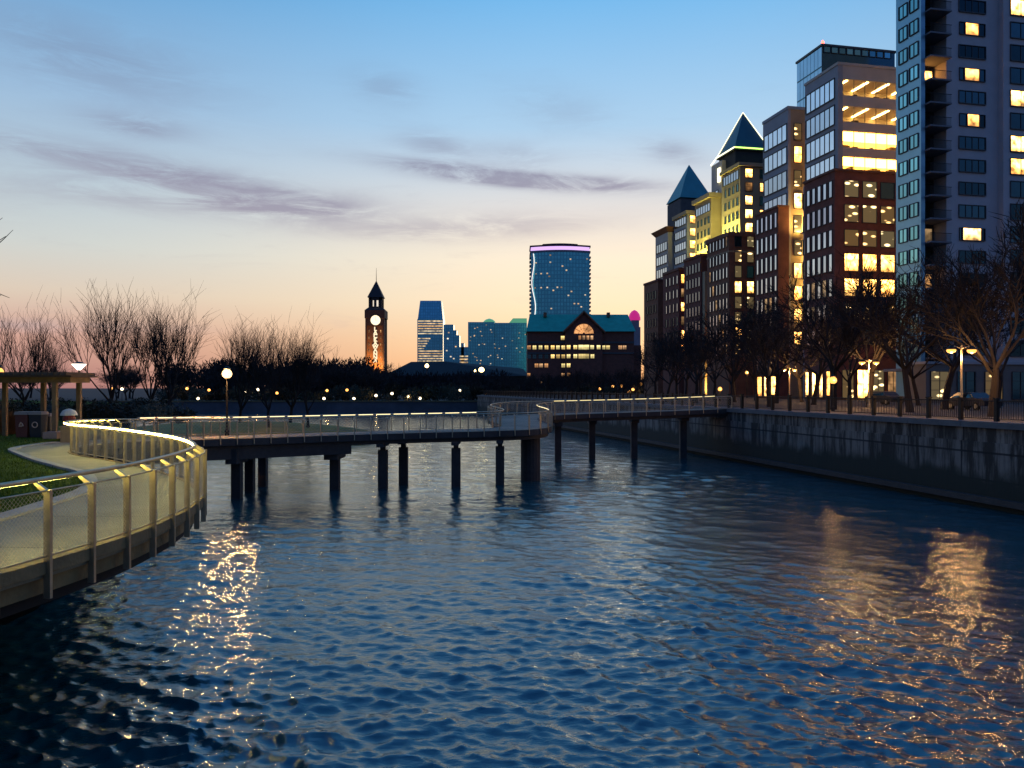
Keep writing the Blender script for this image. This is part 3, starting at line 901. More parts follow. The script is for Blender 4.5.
# ---- office D with the lit pyramid
Dk = Bld('pyramid_office', 'brick office with floodlit upper storeys and a glowing-edged pyramid roof', 'office building', 729, 75.1)
DD = Dk.p[1]; LD = Dk.loc(707, 75.1)[1]; zD = lambda y: EYE + (HOR - y) * DD / F
Dk.box('brick_base', brickb, 0, 9, 0, LD, G, zD(236))
Dk.box('brick_cornice', brickb, -.25, 9.2, -.25, LD + .2, zD(236) + .002, zD(232))
Dk.box('string_course', tanstone, -.08, 9.05, -.08, LD + .05, zD(252), zD(250.5))
for k in range(8):
    z = zD(246 + k * 15.5)
    if z < G + 1: continue
    for q in range(6): window(Dk.o, 'L', .9 + q * (LD - 1) / 6, z, .75, 2.0, skyglass if (k + q) % 7 else litdim, 1, 0, 0.0)
    for q in range(3):
        g_ = lit if (k, q) in ((3, 0), (3, 1), (6, 0)) else (spots if (k + q) % 3 else darkglass)
        window(Dk.o, 'F', 1.9 + q * 2.6, z, 1.35, 2.2, g_, 1, 0, 0.0)
a2 = 79.5; c0 = Dk.loc(740, a2); c1 = Dk.loc(722, a2); Du = onl(740, a2)[1]; zU = lambda y: EYE + (HOR - y) * Du / F
ux, uy, uL = c0[0], c0[1], c1[1]
zt = zU(166)
Dk.box('upper_body', tanstone, ux, ux + 7, uy, uL, zD(232) + .004, zt)
Dk.box('upper_cornice', tanstone, ux - .45, ux + 7.4, uy - .45, uL + .3, zt + .002, zU(162.5))
for k in range(5):
    z = zU(177 + k * 13.6)
    if z < zD(232): continue
    window(Dk.o, 'F', ux + 1.9, z, 1.5, 1.7, lit if k != 1 else litdim, 1, 1, uy)
    window(Dk.o, 'F', ux + 5.0, z, 1.3, 1.7, lit if k % 2 else darkglass, 1, 1, uy)
    for q in range(4):
        if k == 0:
            if q == 0: window(Dk.o, 'L', (uy + uL) / 2, z - .2, (uL - uy) * .86, 1.8, skyglass, 6, 0, ux, name='ribbon_window')
        else: window(Dk.o, 'L', uy + 1 + q * (uL - uy - 1) / 4, z, .6, 1.5, tealglass, 1, 0, ux)
for q in range(3):
    flood(Dk.o, ux - 2.2, uy + 1.2 + q * 2.3, zD(232) + .01 - G, (.45, 0, 1.0), 800, (.90, .90, .20))
# shaft and pyramid
s0 = Dk.loc(722, 81.5); s1 = Dk.loc(711.5, 81.5); Dsh = onl(722, 81.5)[1]; zS = lambda y: EYE + (HOR - y) * Dsh / F
Dk.box('stair_shaft', stone, s0[0], s0[0] + 5, s0[1], s1[1], G, zS(160))
for k in range(4): window(Dk.o, 'L', (s0[1] + s1[1]) / 2, zS(200 + k * 13), 1.4, 2.6, skyglass, 1, 0, s0[0])
pz0 = Z(149, 168)
pc = Dk.locw(743, 172)
Dk.box('lantern_storey', mat('dark_lantern_wall', (.03, .03, .028), .8), pc[0] - 3.7, pc[0] + 3.7, pc[1] - 3.7, pc[1] + 3.7, zt, pz0 - .3)
Dk.box('pyramid_eave', mat('dark_eave', (.025, .03, .03), .7), pc[0] - 4.15, pc[0] + 4.15, pc[1] - 4.15, pc[1] + 4.15, pz0 - .298, pz0)
ap = Z(113, 172)
sq = [(pc[0] + 4.1 * a, pc[1] + 4.1 * b) for a, b in ((-1, -1), (1, -1), (1, 1), (-1, 1))]
MB().prism(sq, pz0 + .002 - G, ap - G, top=[(pc[0] + .05 * a, pc[1] + .05 * b) for a, b in ((-1, -1), (1, -1), (1, 1), (-1, 1))]).build('pyramid_roof', tealroof, Dk.o)
neon = emit('white_roof_tube', (1, .95, .60), 2.2); neong = emit('green_roof_tube', (.55, 1, .16), 2.6)
for x, y in sq[1:]: MB().tube([(x, y, pz0 + .15 - G), (pc[0], pc[1], ap + .1 - G)], .10, 6).build('ridge_light', neon, Dk.o)
MB().tube([(sq[0][0], sq[0][1] - .1, pz0 + .12 - G), (sq[1][0], sq[1][1] - .1, pz0 + .12 - G)], .15, 6).build('eave_light', neong, Dk.o)
MB().tube([(sq[0][0] - .1, sq[0][1], pz0 + .12 - G), (sq[3][0] - .1, sq[3][1], pz0 + .12 - G)], .15, 6).build('eave_light', neon, Dk.o)
MB().tube([(s0[0] - .15, s1[1], zS(160) + .1 - G), (sq[3][0], sq[3][1], pz0 + .2 - G)], .16, 6).build('ridge_light', neon, Dk.o)
MB().box(s0[0] - .4, s0[0] - .05, s0[1] + .5, s0[1] + 1.4, zS(181) - G, zS(167) - G).build('wall_light', neon, Dk.o)

# ---- middle brick block with the floodlit stone block above
M = Bld('floodlit_block', 'brick block with a yellow floodlit stone upper storey between the two pyramid roofs', 'office building', 701, 75.6)
DM = M.p[1]; LM = M.loc(684, 75.6)[1]; zM = lambda y: EYE + (HOR - y) * DM / F
M.box('brick_base', brick, 0, 5, 0, LM, G, zM(256))
M.box('brick_cornice', brickb, -.2, 5.1, -.2, LM + .1, zM(256) + .002, zM(253.5))
for k in range(7):
    z = zM(271 + k * 14.6)
    for q in range(5): window(M.o, 'L', .9 + q * (LM - 1.0) / 5, z, .7, 1.9, skyglass, 1, 0, 0.0)
M.box('lit_pilaster', tanstone, .3, 3.4, -1.2, -.002, G, zM(272))
for k in range(5): window(M.o, 'F', 1.7, zM(284 + k * 18), 1.4, 2.2, lit if k in (3, 4) else litdim, 1, 1, -1.2)
flood(M.o, 1.7, -3.0, .5, (0, .25, 1), 900, (1, .66, .18))
m0 = M.loc(711, 79.0); m1 = M.loc(695, 79.0); DMu = onl(711, 79.0)[1]; zMu = lambda y: EYE + (HOR - y) * DMu / F
M.box('upper_body', tanstone, m0[0], m0[0] + 5, m0[1], m1[1], zM(253.5) + .004, zMu(197))
M.box('upper_cornice', tanstone, m0[0] - .6, m0[0] + 5, m0[1] - .3, m1[1] + .5, zMu(197) + .002, zMu(192.5))
window(M.o, 'L', (m0[1] + m1[1]) / 2, zMu(210), (m1[1] - m0[1]) * .9, 1.7, skyglass, 6, 0, m0[0], name='ribbon_window')
for k in range(3):
    for q in range(4): window(M.o, 'L', m0[1] + 1 + q * (m1[1] - m0[1] - 1) / 4, zMu(222 + k * 12), .6, 1.4, tealglass, 1, 0, m0[0])
for q in range(2): flood(M.o, m0[0] - 1.9, m0[1] + 1.5 + q * 3.2, zM(253.5) + .01 - G, (.45, 0, 1.0), 800, (.92, .88, .20))

# ---- E with the dark teal pyramid
E = Bld('teal_pyramid_office', 'far office with an unlit teal pyramid roof and grey stepped storeys', 'office building', 679, 75.1)
DE = E.p[1]; LE = E.loc(663, 75.1)[1]; zE = lambda y: EYE + (HOR - y) * DE / F
E.box('brick_base', brick, 0, 6, 0, LE, G, zE(270)); E.box('brick_cornice', brickb, -.2, 6.1, -.2, LE, zE(270) + .002, zE(267.5))
for k in range(7):
    z = zE(283 + k * 14)
    for q in range(4): window(E.o, 'L', 1 + q * (LE - 1.0) / 4, z, .8, 1.8, skyglass if k < 3 else darkglass, 1, 0, 0.0)
    window(E.o, 'F', 1.15, z, 1.3, 1.9, lit if k in (0, 2, 4, 5) else litdim, 1, 1, 0.0)
e0 = E.loc(687, 79.5); e1 = E.loc(674, 79.5); DEu = onl(687, 79.5)[1]; zEu = lambda y: EYE + (HOR - y) * DEu / F
E.box('upper_body', greystone, e0[0], e0[0] + 6, e0[1], e1[1], zE(267.5), zEu(214)); E.box('upper_cornice', tanstone, e0[0] - .4, e0[0] + 6, e0[1] - .4, e1[1] + .3, zEu(214) + .002, zEu(210.5))
for k in range(5):
    z = zEu(223 + k * 12.5)
    window(E.o, 'L', (e0[1] + e1[1]) / 2, z, (e1[1] - e0[1]) * .86, 1.7, skyglass, 5, 0, e0[0], name='ribbon_window')
    window(E.o, 'F', e0[0] + 1.6, z, 1.7, 1.7, lit, 1, 1, e0[1])
hc = E.locw(689, 198); zEs = lambda y: Z(y, 194)
E.box('tower_shaft', mat('dark_stone', (.07, .072, .078), .8), hc[0] - 4.0, hc[0] + 4.0, hc[1] - 4.0, hc[1] + 4.0, zE(268), zEs(199))
zq = zEs(198)
MB().prism([(hc[0] - 4.25, hc[1] - 4.25), (hc[0] + 4.25, hc[1] - 4.25), (hc[0] + 4.25, hc[1] + 4.25), (hc[0] - 4.25, hc[1] + 4.25)], zq - G, Z(165, 198) - G,
           top=[(hc[0] + .05 * a, hc[1] + .05 * b) for a, b in ((-1, -1), (1, -1), (1, 1), (-1, 1))]).build('pyramid_roof', mat('unlit_teal_roof', (.05, .24, .25), .5, .2, var=.15, scale=.3), E.o)

# ---- F, the farthest of the row
Fb = Bld('end_office', 'farthest brick office of the waterfront row with a flared dark cornice', 'office building', 658, 75.1)
DF = Fb.p[1]; LF = Fb.loc(644, 75.1)[1]; zF = lambda y: EYE + (HOR - y) * DF / F
Fb.box('brick_base', brickb, 0, 6, 0, LF, G, zF(281)); Fb.box('brick_cornice', brick, -.2, 6, -.2, LF, zF(281) + .002, zF(279))
for k in range(5):
    for q in range(4): window(Fb.o, 'L', 1.5 + q * (LF - 2.0) / 4, zF(298 + k * 14), .8, 1.9, darkglass, 1, 0, 0.0)
f0 = Fb.loc(668, 78.5); f1 = Fb.loc(655.5, 78.5); DFu = onl(668, 78.5)[1]; zFu = lambda y: EYE + (HOR - y) * DFu / F
Fb.box('upper_body', stone, f0[0], f0[0] + 6, f0[1], f1[1], zF(279), zFu(232)); 
MB().prism([(f0[0], f0[1]), (f0[0] + 6, f0[1]), (f0[0] + 6, f1[1]), (f0[0], f1[1])], zFu(232) + .002 - G, zFu(227) - G,
           top=[(f0[0] - .9, f0[1] - .9), (f0[0] + 6, f0[1] - .9), (f0[0] + 6, f1[1] + .9), (f0[0] - .9, f1[1] + .9)]).build('flared_cornice', brickb, Fb.o)
for k in range(5): window(Fb.o, 'L', (f0[1] + f1[1]) / 2, zFu(249 + k * 13), (f1[1] - f0[1]) * .86, 2.0, skyglass, 5, 0, f0[0], name='ribbon_window')

# ------------------------------------------------------------------ green-roofed warehouse
GD = 320.0; gz = lambda y: Z(y, GD); gx = lambda p: X(p, GD)
Gw = thing('green_roof_building', 'broad brick waterfront building with a green copper roof and arched gable window', 'building', (gx(582), GD, 2.6))
ox, oy, oz = gx(582), GD, 2.6


def gbox(name, m, p0, p1, y0, y1, d0=0.0, d1=22.0, parent=None):
    return MB().box(gx(p0) - ox, gx(p1) - ox, d0, d1, gz(y0) - oz, gz(y1) - oz).build(name, m, parent or Gw)


gbox('brick_wall', brick, 527.5, 634, 395, 331.5)
gbox('lower_wing', brick, 634, 642, 395, 345, 2, 20); 
gbox('stone_band', mat('warehouse_stone_band', (.09, .085, .085), .85, var=.2, scale=.3), 527.4, 634.1, 343.5, 341.5, -.3, 0)
gbox('stone_band', MATS['warehouse_stone_band'], 527.4, 634.1, 354, 352.3, -.3, 0)
# hipped roof
x0, x1 = gx(526.5) - ox, gx(635.5) - ox; zE0, zR = gz(331.5) - oz, gz(312) - oz
rf = MB()
rf.v += [(x0, -1, zE0), (x1, -1, zE0), (x1, 23, zE0), (x0, 23, zE0), (x0 + 1.5, 11, zR), (x1 - 1.5, 11, zR)]
rf.f += [(0, 1, 5, 4), (1, 2, 5), (2, 3, 4, 5), (3, 0, 4), (3, 2, 1, 0)]; rf.m += [0] * 5
roof = rf.build('roof', copper, Gw)
for p in (546, 611): gbox('chimney', brickb, p - 1.6, p + 1.6, 315, 310.5, 8, 10, roof)
# gable
gl, gr, ga = gx(565) - ox, gx(602) - ox, gx(583.5) - ox
gb_ = MB(); zg = gz(313) - oz
gb_.v += [(gl, -1.6, gz(395) - oz), (gr, -1.6, gz(395) - oz), (gr, -1.6, zE0), (ga, -1.6, zg), (gl, -1.6, zE0)]
gb_.v += [(x, -.002, z) for x, y, z in gb_.v[:5]]
gb_.f += [(0, 1, 2, 3, 4), (9, 8, 7, 6, 5)] + [(i, 5 + i, 5 + (i + 1) % 5, (i + 1) % 5) for i in range(5)]; gb_.m += [0] * 7
gb_.build('gable_front', brick, Gw)
for sx_, xe in ((-1, gl), (1, gr)):
    q = MB(); dxx = .9 * sx_
    a_, b_ = Vector((xe + dxx, 0, zE0 - .6)), Vector((ga, 0, zg + .3))
    for yy in (-2.4, 9):
        q.v += [(a_.x, yy, a_.z), (b_.x, yy, b_.z), (b_.x, yy, b_.z + .7), (a_.x, yy, a_.z + .7)]
    q.f += [(0, 1, 2, 3), (7, 6, 5, 4), (0, 4, 5, 1), (1, 5, 6, 2), (2, 6, 7, 3), (3, 7, 4, 0)]; q.m += [0] * 6
    q.build('gable_roof', copper, roof)
    MB().tube([(xe + dxx, -2.45, zE0 - .4), (ga, -2.45, zg + .35)], .35, 4).build('gable_trim', brickb, roof)
# fan window
fan = MB(); cz = gz(334) - oz; rr = 3.9
for a0 in range(6):
    A0, A1 = math.pi * a0 / 6 + .03, math.pi * (a0 + 1) / 6 - .03
    for r0, r1 in ((.5, 2.0), (2.15, rr)):
        fan.poly([(ga + r0 * math.cos(A0), -1.72, cz + r0 * math.sin(A0)), (ga + r1 * math.cos(A0), -1.72, cz + r1 * math.sin(A0)),
                  (ga + r1 * math.cos((A0 + A1) / 2), -1.72, cz + r1 * math.sin((A0 + A1) / 2)), (ga + r1 * math.cos(A1), -1.72, cz + r1 * math.sin(A1)),
                  (ga + r0 * math.cos(A1), -1.72, cz + r0 * math.sin(A1))])
litd2 = emit('gable_window_glow', (1, .52, .20), .75, .5, .2, .5)
fan.build('fan_window', litd2, Gw)
litG = emit('warehouse_lit_window', (1, .74, .24), 1.35, .35, .45, .6)


def gwin(p, y, w=1.45, h=1.6, m=None, pl=0.0):
    window(Gw, 'F', gx(p) - ox, gz(y) - h / 2, w, h, m or litG, 2, 1, pl, base=oz)


for p in (562.7, 567.3): gwin(p, 338)
for p in (579.5, 583.5, 587.5, 591.5): gwin(p, 338, 1.0, 1.7, litd2, -1.6)
for p in (529, 534.5, 540.5, 546.5, 552.7, 558, 563.3): gwin(p, 347.5, m=litG if p > 533 else litd2)
for p in (568.3, 575): gwin(p, 347.5, pl=-1.6)
gwin(583.4, 347.5, 4.2, 1.9, pl=-1.6)
for p in (591.7, 598.2): gwin(p, 347.5, pl=-1.6, m=litG)
for p in (603.5, 608, 620.2, 624.5): gwin(p, 347.5, m=litG if p < 610 else litd2)
for p in (552.7, 558, 563.3): gwin(p, 356.5)
for p in (568.3, 575, 592): gwin(p, 356.5, pl=-1.6)
gwin(583.4, 356.5, 4.2, 1.9, pl=-1.6)
for p in (536.5, 541, 546.3): gwin(p, 365.6, m=litd2)
for p in (568.3, 563.3): gwin(p, 365.6, m=litG, pl=-1.6 if p > 565 else 0)
for p in (529, 534.5, 540.5, 546.5): gwin(p, 356.5, m=darkglass)
for p in (528.8, 563, 568.3): gwin(p, 374.7, 1.2, 1.2, m=litd2, pl=-1.6 if p > 565 else 0)
for p in (541, 550): gwin(p, 383.5, 1.2, 1.4, m=litd2)

# ------------------------------------------------------------------ clock tower
CD = 500.0; cx = X(376.3, CD); cz_ = lambda y: Z(y, CD) - 2.6
Ct = thing('clock_tower', 'slender dark clock tower with a lit face, lit vertical letters and a pointed roof', 'clock tower', (cx, CD, 2.6))
rust = mat('dark_copper_cladding', (.11, .055, .028), .7, var=.35, scale=.3)
rust2 = mat('dark_tower_roof', (.035, .022, .020), .7, var=.3, scale=.4)
hw = 5.3


def cb(name, m, h, y0, y1, parent=None):
    return MB().box(-h, h, -h, h, cz_(y0), cz_(y1)).build(name, m, parent or Ct)


cb('shaft', rust, hw, 395, 319)
for sx_ in (-1, 1):
    for sy_ in (-1, 1):
        MB().box(sx_ * hw - .55, sx_ * hw + .55, sy_ * hw - .55, sy_ * hw + .55, 0, cz_(316)).build('corner_pilaster', rust2, Ct)
MB().box(-hw - .9, hw + .9, -hw - .9, hw + .9, cz_(319), cz_(311)).prism([(-hw - .9, -hw - .9), (hw + .9, -hw - .9), (hw + .9, hw + .9), (-hw - .9, hw + .9)], cz_(311) + .01, cz_(308),
   top=[(-4.2, -4.2), (4.2, -4.2), (4.2, 4.2), (-4.2, 4.2)]).build('clock_stage_cornice', rust2, Ct)
bel = MB()
for sx_ in (-1, 1):
    for sy_ in (-1, 1): bel.box(sx_ * 3.2 - .9, sx_ * 3.2 + .9, sy_ * 3.2 - .9, sy_ * 3.2 + .9, cz_(308), cz_(298))
bel.box(-4.1, 4.1, -4.1, 4.1, cz_(300.5), cz_(298)).box(-.8, .8, -4.0, -3.6, cz_(308), cz_(300.6))
bel.box(-4.1, 4.1, 1.5, 4.05, cz_(308), cz_(300.6))
bel.build('belfry', rust2, Ct)
MB().box(-1.5, -.85, -3.9, -3.5, cz_(307), cz_(301)).box(.85, 1.9, -3.9, -3.5, cz_(307), cz_(301)).build('belfry_light', emit('belfry_glow', (1, .86, .70), .9), Ct)
MB().prism([(-4.8, -4.8), (4.8, -4.8), (4.8, 4.8), (-4.8, 4.8)], cz_(298) + .01, cz_(281), top=[(-.15, -.15), (.15, -.15), (.15, .15), (-.15, .15)]).build('spire_roof', rust2, Ct)
MB().tube([(0, 0, cz_(282)), (0, 0, cz_(268))], [.22, .08], 6).build('finial', blackmetal, Ct)
def disc(r, y, n=28):
    mb = MB(); mb.tube([(1, y, 0), (1, y - .25, 0)], r, n); return mb
cf = MB().tube([(.55, -hw - 1.0, cz_(321) + 0), (.55, -hw - .6, cz_(321))], 3.0, 28)
face = cf.build('clock_face', emit('clock_dial', (1, .80, .52), 1.7), Ct)
hd = MB(); hd.box(.50, .60, -hw - 1.10, -hw - 1.03, cz_(321) - .3, cz_(321) + 2.3); hd.build('minute_hand', blackmetal, face)
MB().box(.4, 1.9, -hw - 1.11, -hw - 1.03, cz_(321) - .07, cz_(321) + .07).build('hour_hand', blackmetal, face)
MB().box(-hw - .02, hw + .02, -hw - .60, -hw, cz_(326.4), cz_(316.6)).build('dial_panel', rust2, Ct)
letm = emit('lit_letter', (1, .80, .52), 1.25)
Lz0, Lz1 = cz_(328), cz_(363)
pitch = (Lz0 - Lz1) / 10
for k, ch in enumerate('LACKAWANNA'):
    cu = bpy.data.curves.new('letter', 'FONT'); cu.body = ch; cu.size = pitch * 1.5; cu.align_x = 'CENTER'; cu.extrude = .08; cu.offset = .16
    to = bpy.data.objects.new('letter', cu); COL.objects.link(to)
    me = bpy.data.meshes.new_from_object(to); bpy.data.objects.remove(to); me.materials.clear(); me.materials.append(letm)
    o = link('letter', me, Ct, (.35, -hw - .25, Lz0 - pitch * (k + .97))); o.rotation_euler = (R(90), 0, 0)
for k in range(9):
    for sx_ in (-1, 1):
        MB().box(sx_ * 3.6 - .3, sx_ * 3.6 + .3, -hw - .12, -hw, cz_(333 + k * 6.5), cz_(330.5 + k * 6.5)).build('slit_window', litdim, Ct)
flood(Ct, 3.2, -hw - 5, cz_(378), (0, .36, 1), 22000, (1, .42, .10), 2)
flood(Ct, -3.2, -hw - 5, cz_(378), (0, .36, 1), 15000, (1, .42, .10), 2)

# ------------------------------------------------------------------ ferry terminal beside it
TD = 430.0; tx = lambda p: X(p, TD) - X(455, TD); tz = lambda y: Z(y, TD) - 2.6
Tm = thing('terminal_building', 'long low dark terminal hall with hipped roof and faintly lit tall windows', 'building', (X(455, TD), TD, 2.6))
tdark = mat('dark_terminal_wall', (.020, .024, .018), .85, var=.3, scale=.2)
MB().box(tx(386), tx(527), 0, 26, 0, tz(376)).build('wall', tdark, Tm)
mb = MB()
a, b, c_, d_ = tx(383), tx(529), tx(408), tx(442)
mb.v += [(a, -1, tz(376)), (b, -1, tz(376)), (b, 27, tz(376)), (a, 27, tz(376)), (c_, 13, tz(361)), (d_, 13, tz(360.5)), (b - 3, 13, tz(368))]
mb.f += [(0, 1, 5, 4), (1, 6, 5), (1, 2, 6), (2, 3, 4, 5), (2, 5, 6), (3, 0, 4), (3, 2, 1, 0)]; mb.m += [0] * 7
mb.build('roof', mat('dark_terminal_roof', (.018, .018, .015), .8, var=.3, scale=.2), Tm)
grn = emit('dim_green_window', (.55, .62, .18), .09, .5, .3, .3)
for p in (415, 427, 439): window(Tm, 'F', tx(p), tz(394) + 2.6, 2.6, 5.2, grn, 2, 3, 0.0, base=2.6)
for p in (388, 396, 408, 421, 433, 445, 456, 467, 480, 493, 505, 516): window(Tm, 'F', tx(p), tz(401.5) + 2.6, 1.5, 1.0, rnd.choice([lit, lit, litdim]), 1, 0, 0.0, base=2.6)
for p in (391, 402, 450, 461, 473, 487, 499, 512, 520): window(Tm, 'F', tx(p), tz(398) + 2.6, 2.0, 2.2, rnd.choice([lit, litdim, grn, grn]), 2, 1, 0.0, base=2.6)

# ------------------------------------------------------------------ skyline across the water
def floors_mat(name, c1, c2, pitch_, rough=.18):
    m = bpy.data.materials.new(name); m.use_nodes = True
    n, l = m.node_tree.nodes, m.node_tree.links
    b = n['Principled BSDF']; b.inputs['Roughness'].default_value = rough; b.inputs['Metallic'].default_value = .75
    tcn = n.new('ShaderNodeTexCoord'); sp = n.new('ShaderNodeSeparateXYZ'); l.new(tcn.outputs['Object'], sp.inputs[0])
    cb_ = n.new('ShaderNodeCombineXYZ'); l.new(sp.outputs[0], cb_.inputs[0]); l.new(sp.outputs[2], cb_.inputs[1])
    br = n.new('ShaderNodeTexBrick'); l.new(cb_.outputs[0], br.inputs['Vector']); br.offset = 0
    br.inputs['Scale'].default_value = 1; br.inputs['Brick Width'].default_value = pitch_ * .8; br.inputs['Row Height'].default_value = pitch_
    br.inputs['Mortar Size'].default_value = pitch_ * .13; br.inputs['Mortar Smooth'].default_value = .1
    br.inputs['Color1'].default_value = (*c1, 1); br.inputs['Color2'].default_value = (*[v * .75 for v in c1], 1); br.inputs['Mortar'].default_value = (*c2, 1)
    l.new(br.outputs[0], b.inputs['Base Color'])
    return m


bluefl = floors_mat('blue_floor_glass', (.17, .60, .70), (.10, .36, .46), 3.4)
blueft = floors_mat('deep_blue_glass', (.17, .54, .74), (.11, .36, .50), 4.0)
litS = emit('distant_lit_window', (1, .72, .40), .9, .2, .7, .2)
litB = emit('distant_lit_floor', (1, .72, .34), .55, .75, .3, .25)


def farb(name, label, D, pc, base=2.6):
    o = thing(name, label, 'tower', (X(pc, D), D, base))
    return o, (lambda p: X(p, D) - X(pc, D)), (lambda y: Z(y, D) - base)


# curved tower with the lit crown
T, ttx, ttz = farb('curved_glass_tower', 'wide blue glass tower with a violet-lit crown behind the green roof', 700, 560)
pl = []
xa, xb = ttx(531), ttx(589.5)
for k in range(13):
    u_ = k / 12; pl.append((xa + (xb - xa) * u_, -6 * math.sin(math.pi * u_)))
pl += [(xb, 22), (xa, 22)]
MB().prism(pl, 0, ttz(253)).build('tower_body', bluefl, T)
mb = MB().prism([(x * 1.035, y * 1.05 - .4) for x, y in pl], ttz(252.8), ttz(251)); mb.build('crown_ledge', mat('crown_metal', (.2, .2, .24), .5), T)
MB().prism([(x * 1.0, y) for x, y in pl], ttz(251) + .01, ttz(247.3)).build('crown_light', emit('violet_crown', (.80, .50, 1), 1.15), T)
MB().prism([(x * 1.04, y * 1.05) for x, y in pl], ttz(247.3) + .01, ttz(245.6)).prism([(x * .6, y * .6) for x, y in pl], ttz(245.6) + .01, ttz(244)).build('crown_roof', mat('plum_roof', (.06, .02, .05), .6), T)
side_w = emit('edge_light_strip', (1, .9, .85), 1.4)
for k in range(22):
    z = ttz(258 + k * 4.1)
    MB().box(xb + .02, xb + 1.3, 0, 9, z, z + 1.3).build('balcony', slabm, T); MB().box(xa - 1.3, xa - .02, 0, 9, z, z + 1.3).build('balcony', slabm, T)
wav = [(xa + 1.2 + 1.3 * math.sin(k * .55 + .6) + .10 * k, -2.2, ttz(254 + k * 4)) for k in range(23)]
MB().tube(wav, .33, 5).build('edge_light', side_w, T)
rw = random.Random(8)
wins = [(536, 275), (541, 275), (547, 275), (549, 278), (535, 289), (541, 289), (547, 289), (553, 292), (557, 289), (561, 289), (571, 293), (568, 297), (574, 305), (578, 305), (581, 308), (550, 257), (550, 264), (562, 268), (570, 261), (566, 272), (587, 260), (585, 296), (551, 310), (536, 264)]
wm = MB().box(-.7, .7, -.12, .1, 0, 1.2).mesh('window', litS)
for p, y in wins:
    x = ttx(p); u_ = (x - xa) / (xb - xa); link('window', wm, T, (x, -6 * math.sin(math.pi * max(0, min(1, u_))) - .1, ttz(y)))

# tapered tower and its neighbours
S, sx, sz = farb('tapered_tower', 'distant tapered blue tower with lit floor bands right of the clock tower', 1100, 430)
MB().box(sx(417.3), sx(443), 0, 34, 0, sz(319)).build('tower_body', blueft, S)
MB().prism([(sx(417.8), 0), (sx(442.8), 0), (sx(442.8), 34), (sx(417.8), 34)], sz(319) + .01, sz(300.5), top=[(sx(420), 2), (sx(441), 2), (sx(441), 30), (sx(420), 30)]).build('tapered_top', blueft, S)
for k in range(17):
    y = 320.5 + k * 2.5
    if 12 > k > 6: a_, b_ = (418, 432 - (k - 6) * 1.6)
    elif k == 6: continue
    else: a_, b_ = 418, 442.5
    MB().box(sx(a_), sx(b_), -.2, -.01, sz(y + 1.1), sz(y)).build('lit_floor', litB, S)
S2, s2x, s2z = farb('stepped_tower', 'slim stepped blue tower right beside the tapered one', 1080, 451)
MB().box(s2x(443.5), s2x(453.5), 0, 24, 0, s2z(324.5)).box(s2x(453.5), s2x(456.5), 2, 24, 0, s2z(330)).box(s2x(456.5), s2x(459.3), 4, 24, 0, s2z(335)).build('tower_body', blueft, S2)
for p, y in ((446, 350), (447, 338), (453, 358), (455, 346), (445, 362), (450, 356), (448, 332)):
    MB().box(s2x(p), s2x(p + 1.5), -.3, -.01, s2z(y + 1.2), s2z(y)).build('window', litS, S2)
S3, s3x, s3z = farb('low_lit_block', 'low distant office block with lit floors between the slim tower and twin slabs', 1050, 464)
MB().box(s3x(459.4), s3x(468.5), 0, 20, 0, s3z(347)).box(s3x(461), s3x(464), 0, 20, 0, s3z(343)).build('tower_body', blueft, S3)
for k in range(5): MB().box(s3x(459.7), s3x(468), -.2, -.01, s3z(357 + k * 3), s3z(355.6 + k * 3)).build('lit_floor', litB, S3)
N, nx, nz_ = farb('twin_slab_tower', 'broad pair of blue apartment slabs with small green roofs at mid skyline', 900, 497)
MB().box(nx(468), nx(494.5), 0, 25, 0, nz_(322)).build('left_slab', bluefl, N)
MB().box(nx(494.6), nx(527), 4, 30, 0, nz_(322.5)).build('right_slab', bluefl, N)
gro = emit('glowing_green_roof', (.16, .55, .30), .55)  # floodlighting of the roofs put in as emission, no lamps stand here
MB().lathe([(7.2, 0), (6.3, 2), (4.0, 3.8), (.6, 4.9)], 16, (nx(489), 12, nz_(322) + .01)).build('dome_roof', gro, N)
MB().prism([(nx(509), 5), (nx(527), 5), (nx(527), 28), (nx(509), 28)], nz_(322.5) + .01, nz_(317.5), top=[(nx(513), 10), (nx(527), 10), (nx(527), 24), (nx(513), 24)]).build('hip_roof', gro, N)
wm2 = MB().box(-.7, .7, -.2, .1, 0, 1.1).mesh('window', litS)
for k in range(46):
    p = rw.uniform(469.5, 525.5); y = rw.uniform(325, 372); link('window', wm2, N, (nx(p), 0 if p < 494.5 else 4, nz_(y)))
P, px_, pz_ = farb('magenta_dome_tower', 'slim pale tower topped by a glowing magenta dome right of the green roof', 460, 635)
MB().box(px_(630), px_(640.5), 0, 8, 0, pz_(327)).box(px_(632), px_(639.5), 1, 7, pz_(327) + .002, pz_(320)).build('tower_body', mat('pale_slab', (.26, .24, .27), .8, var=.2, scale=.3), P)
MB().lathe([(3.5, 0), (3.5, 1.6), (2.9, 3.6), (1.7, 5.2), (.3, 6.0)], 20, (px_(635.5), 4, pz_(319.8))).build('dome', emit('magenta_glow', (1, .03, .38), .5), P)

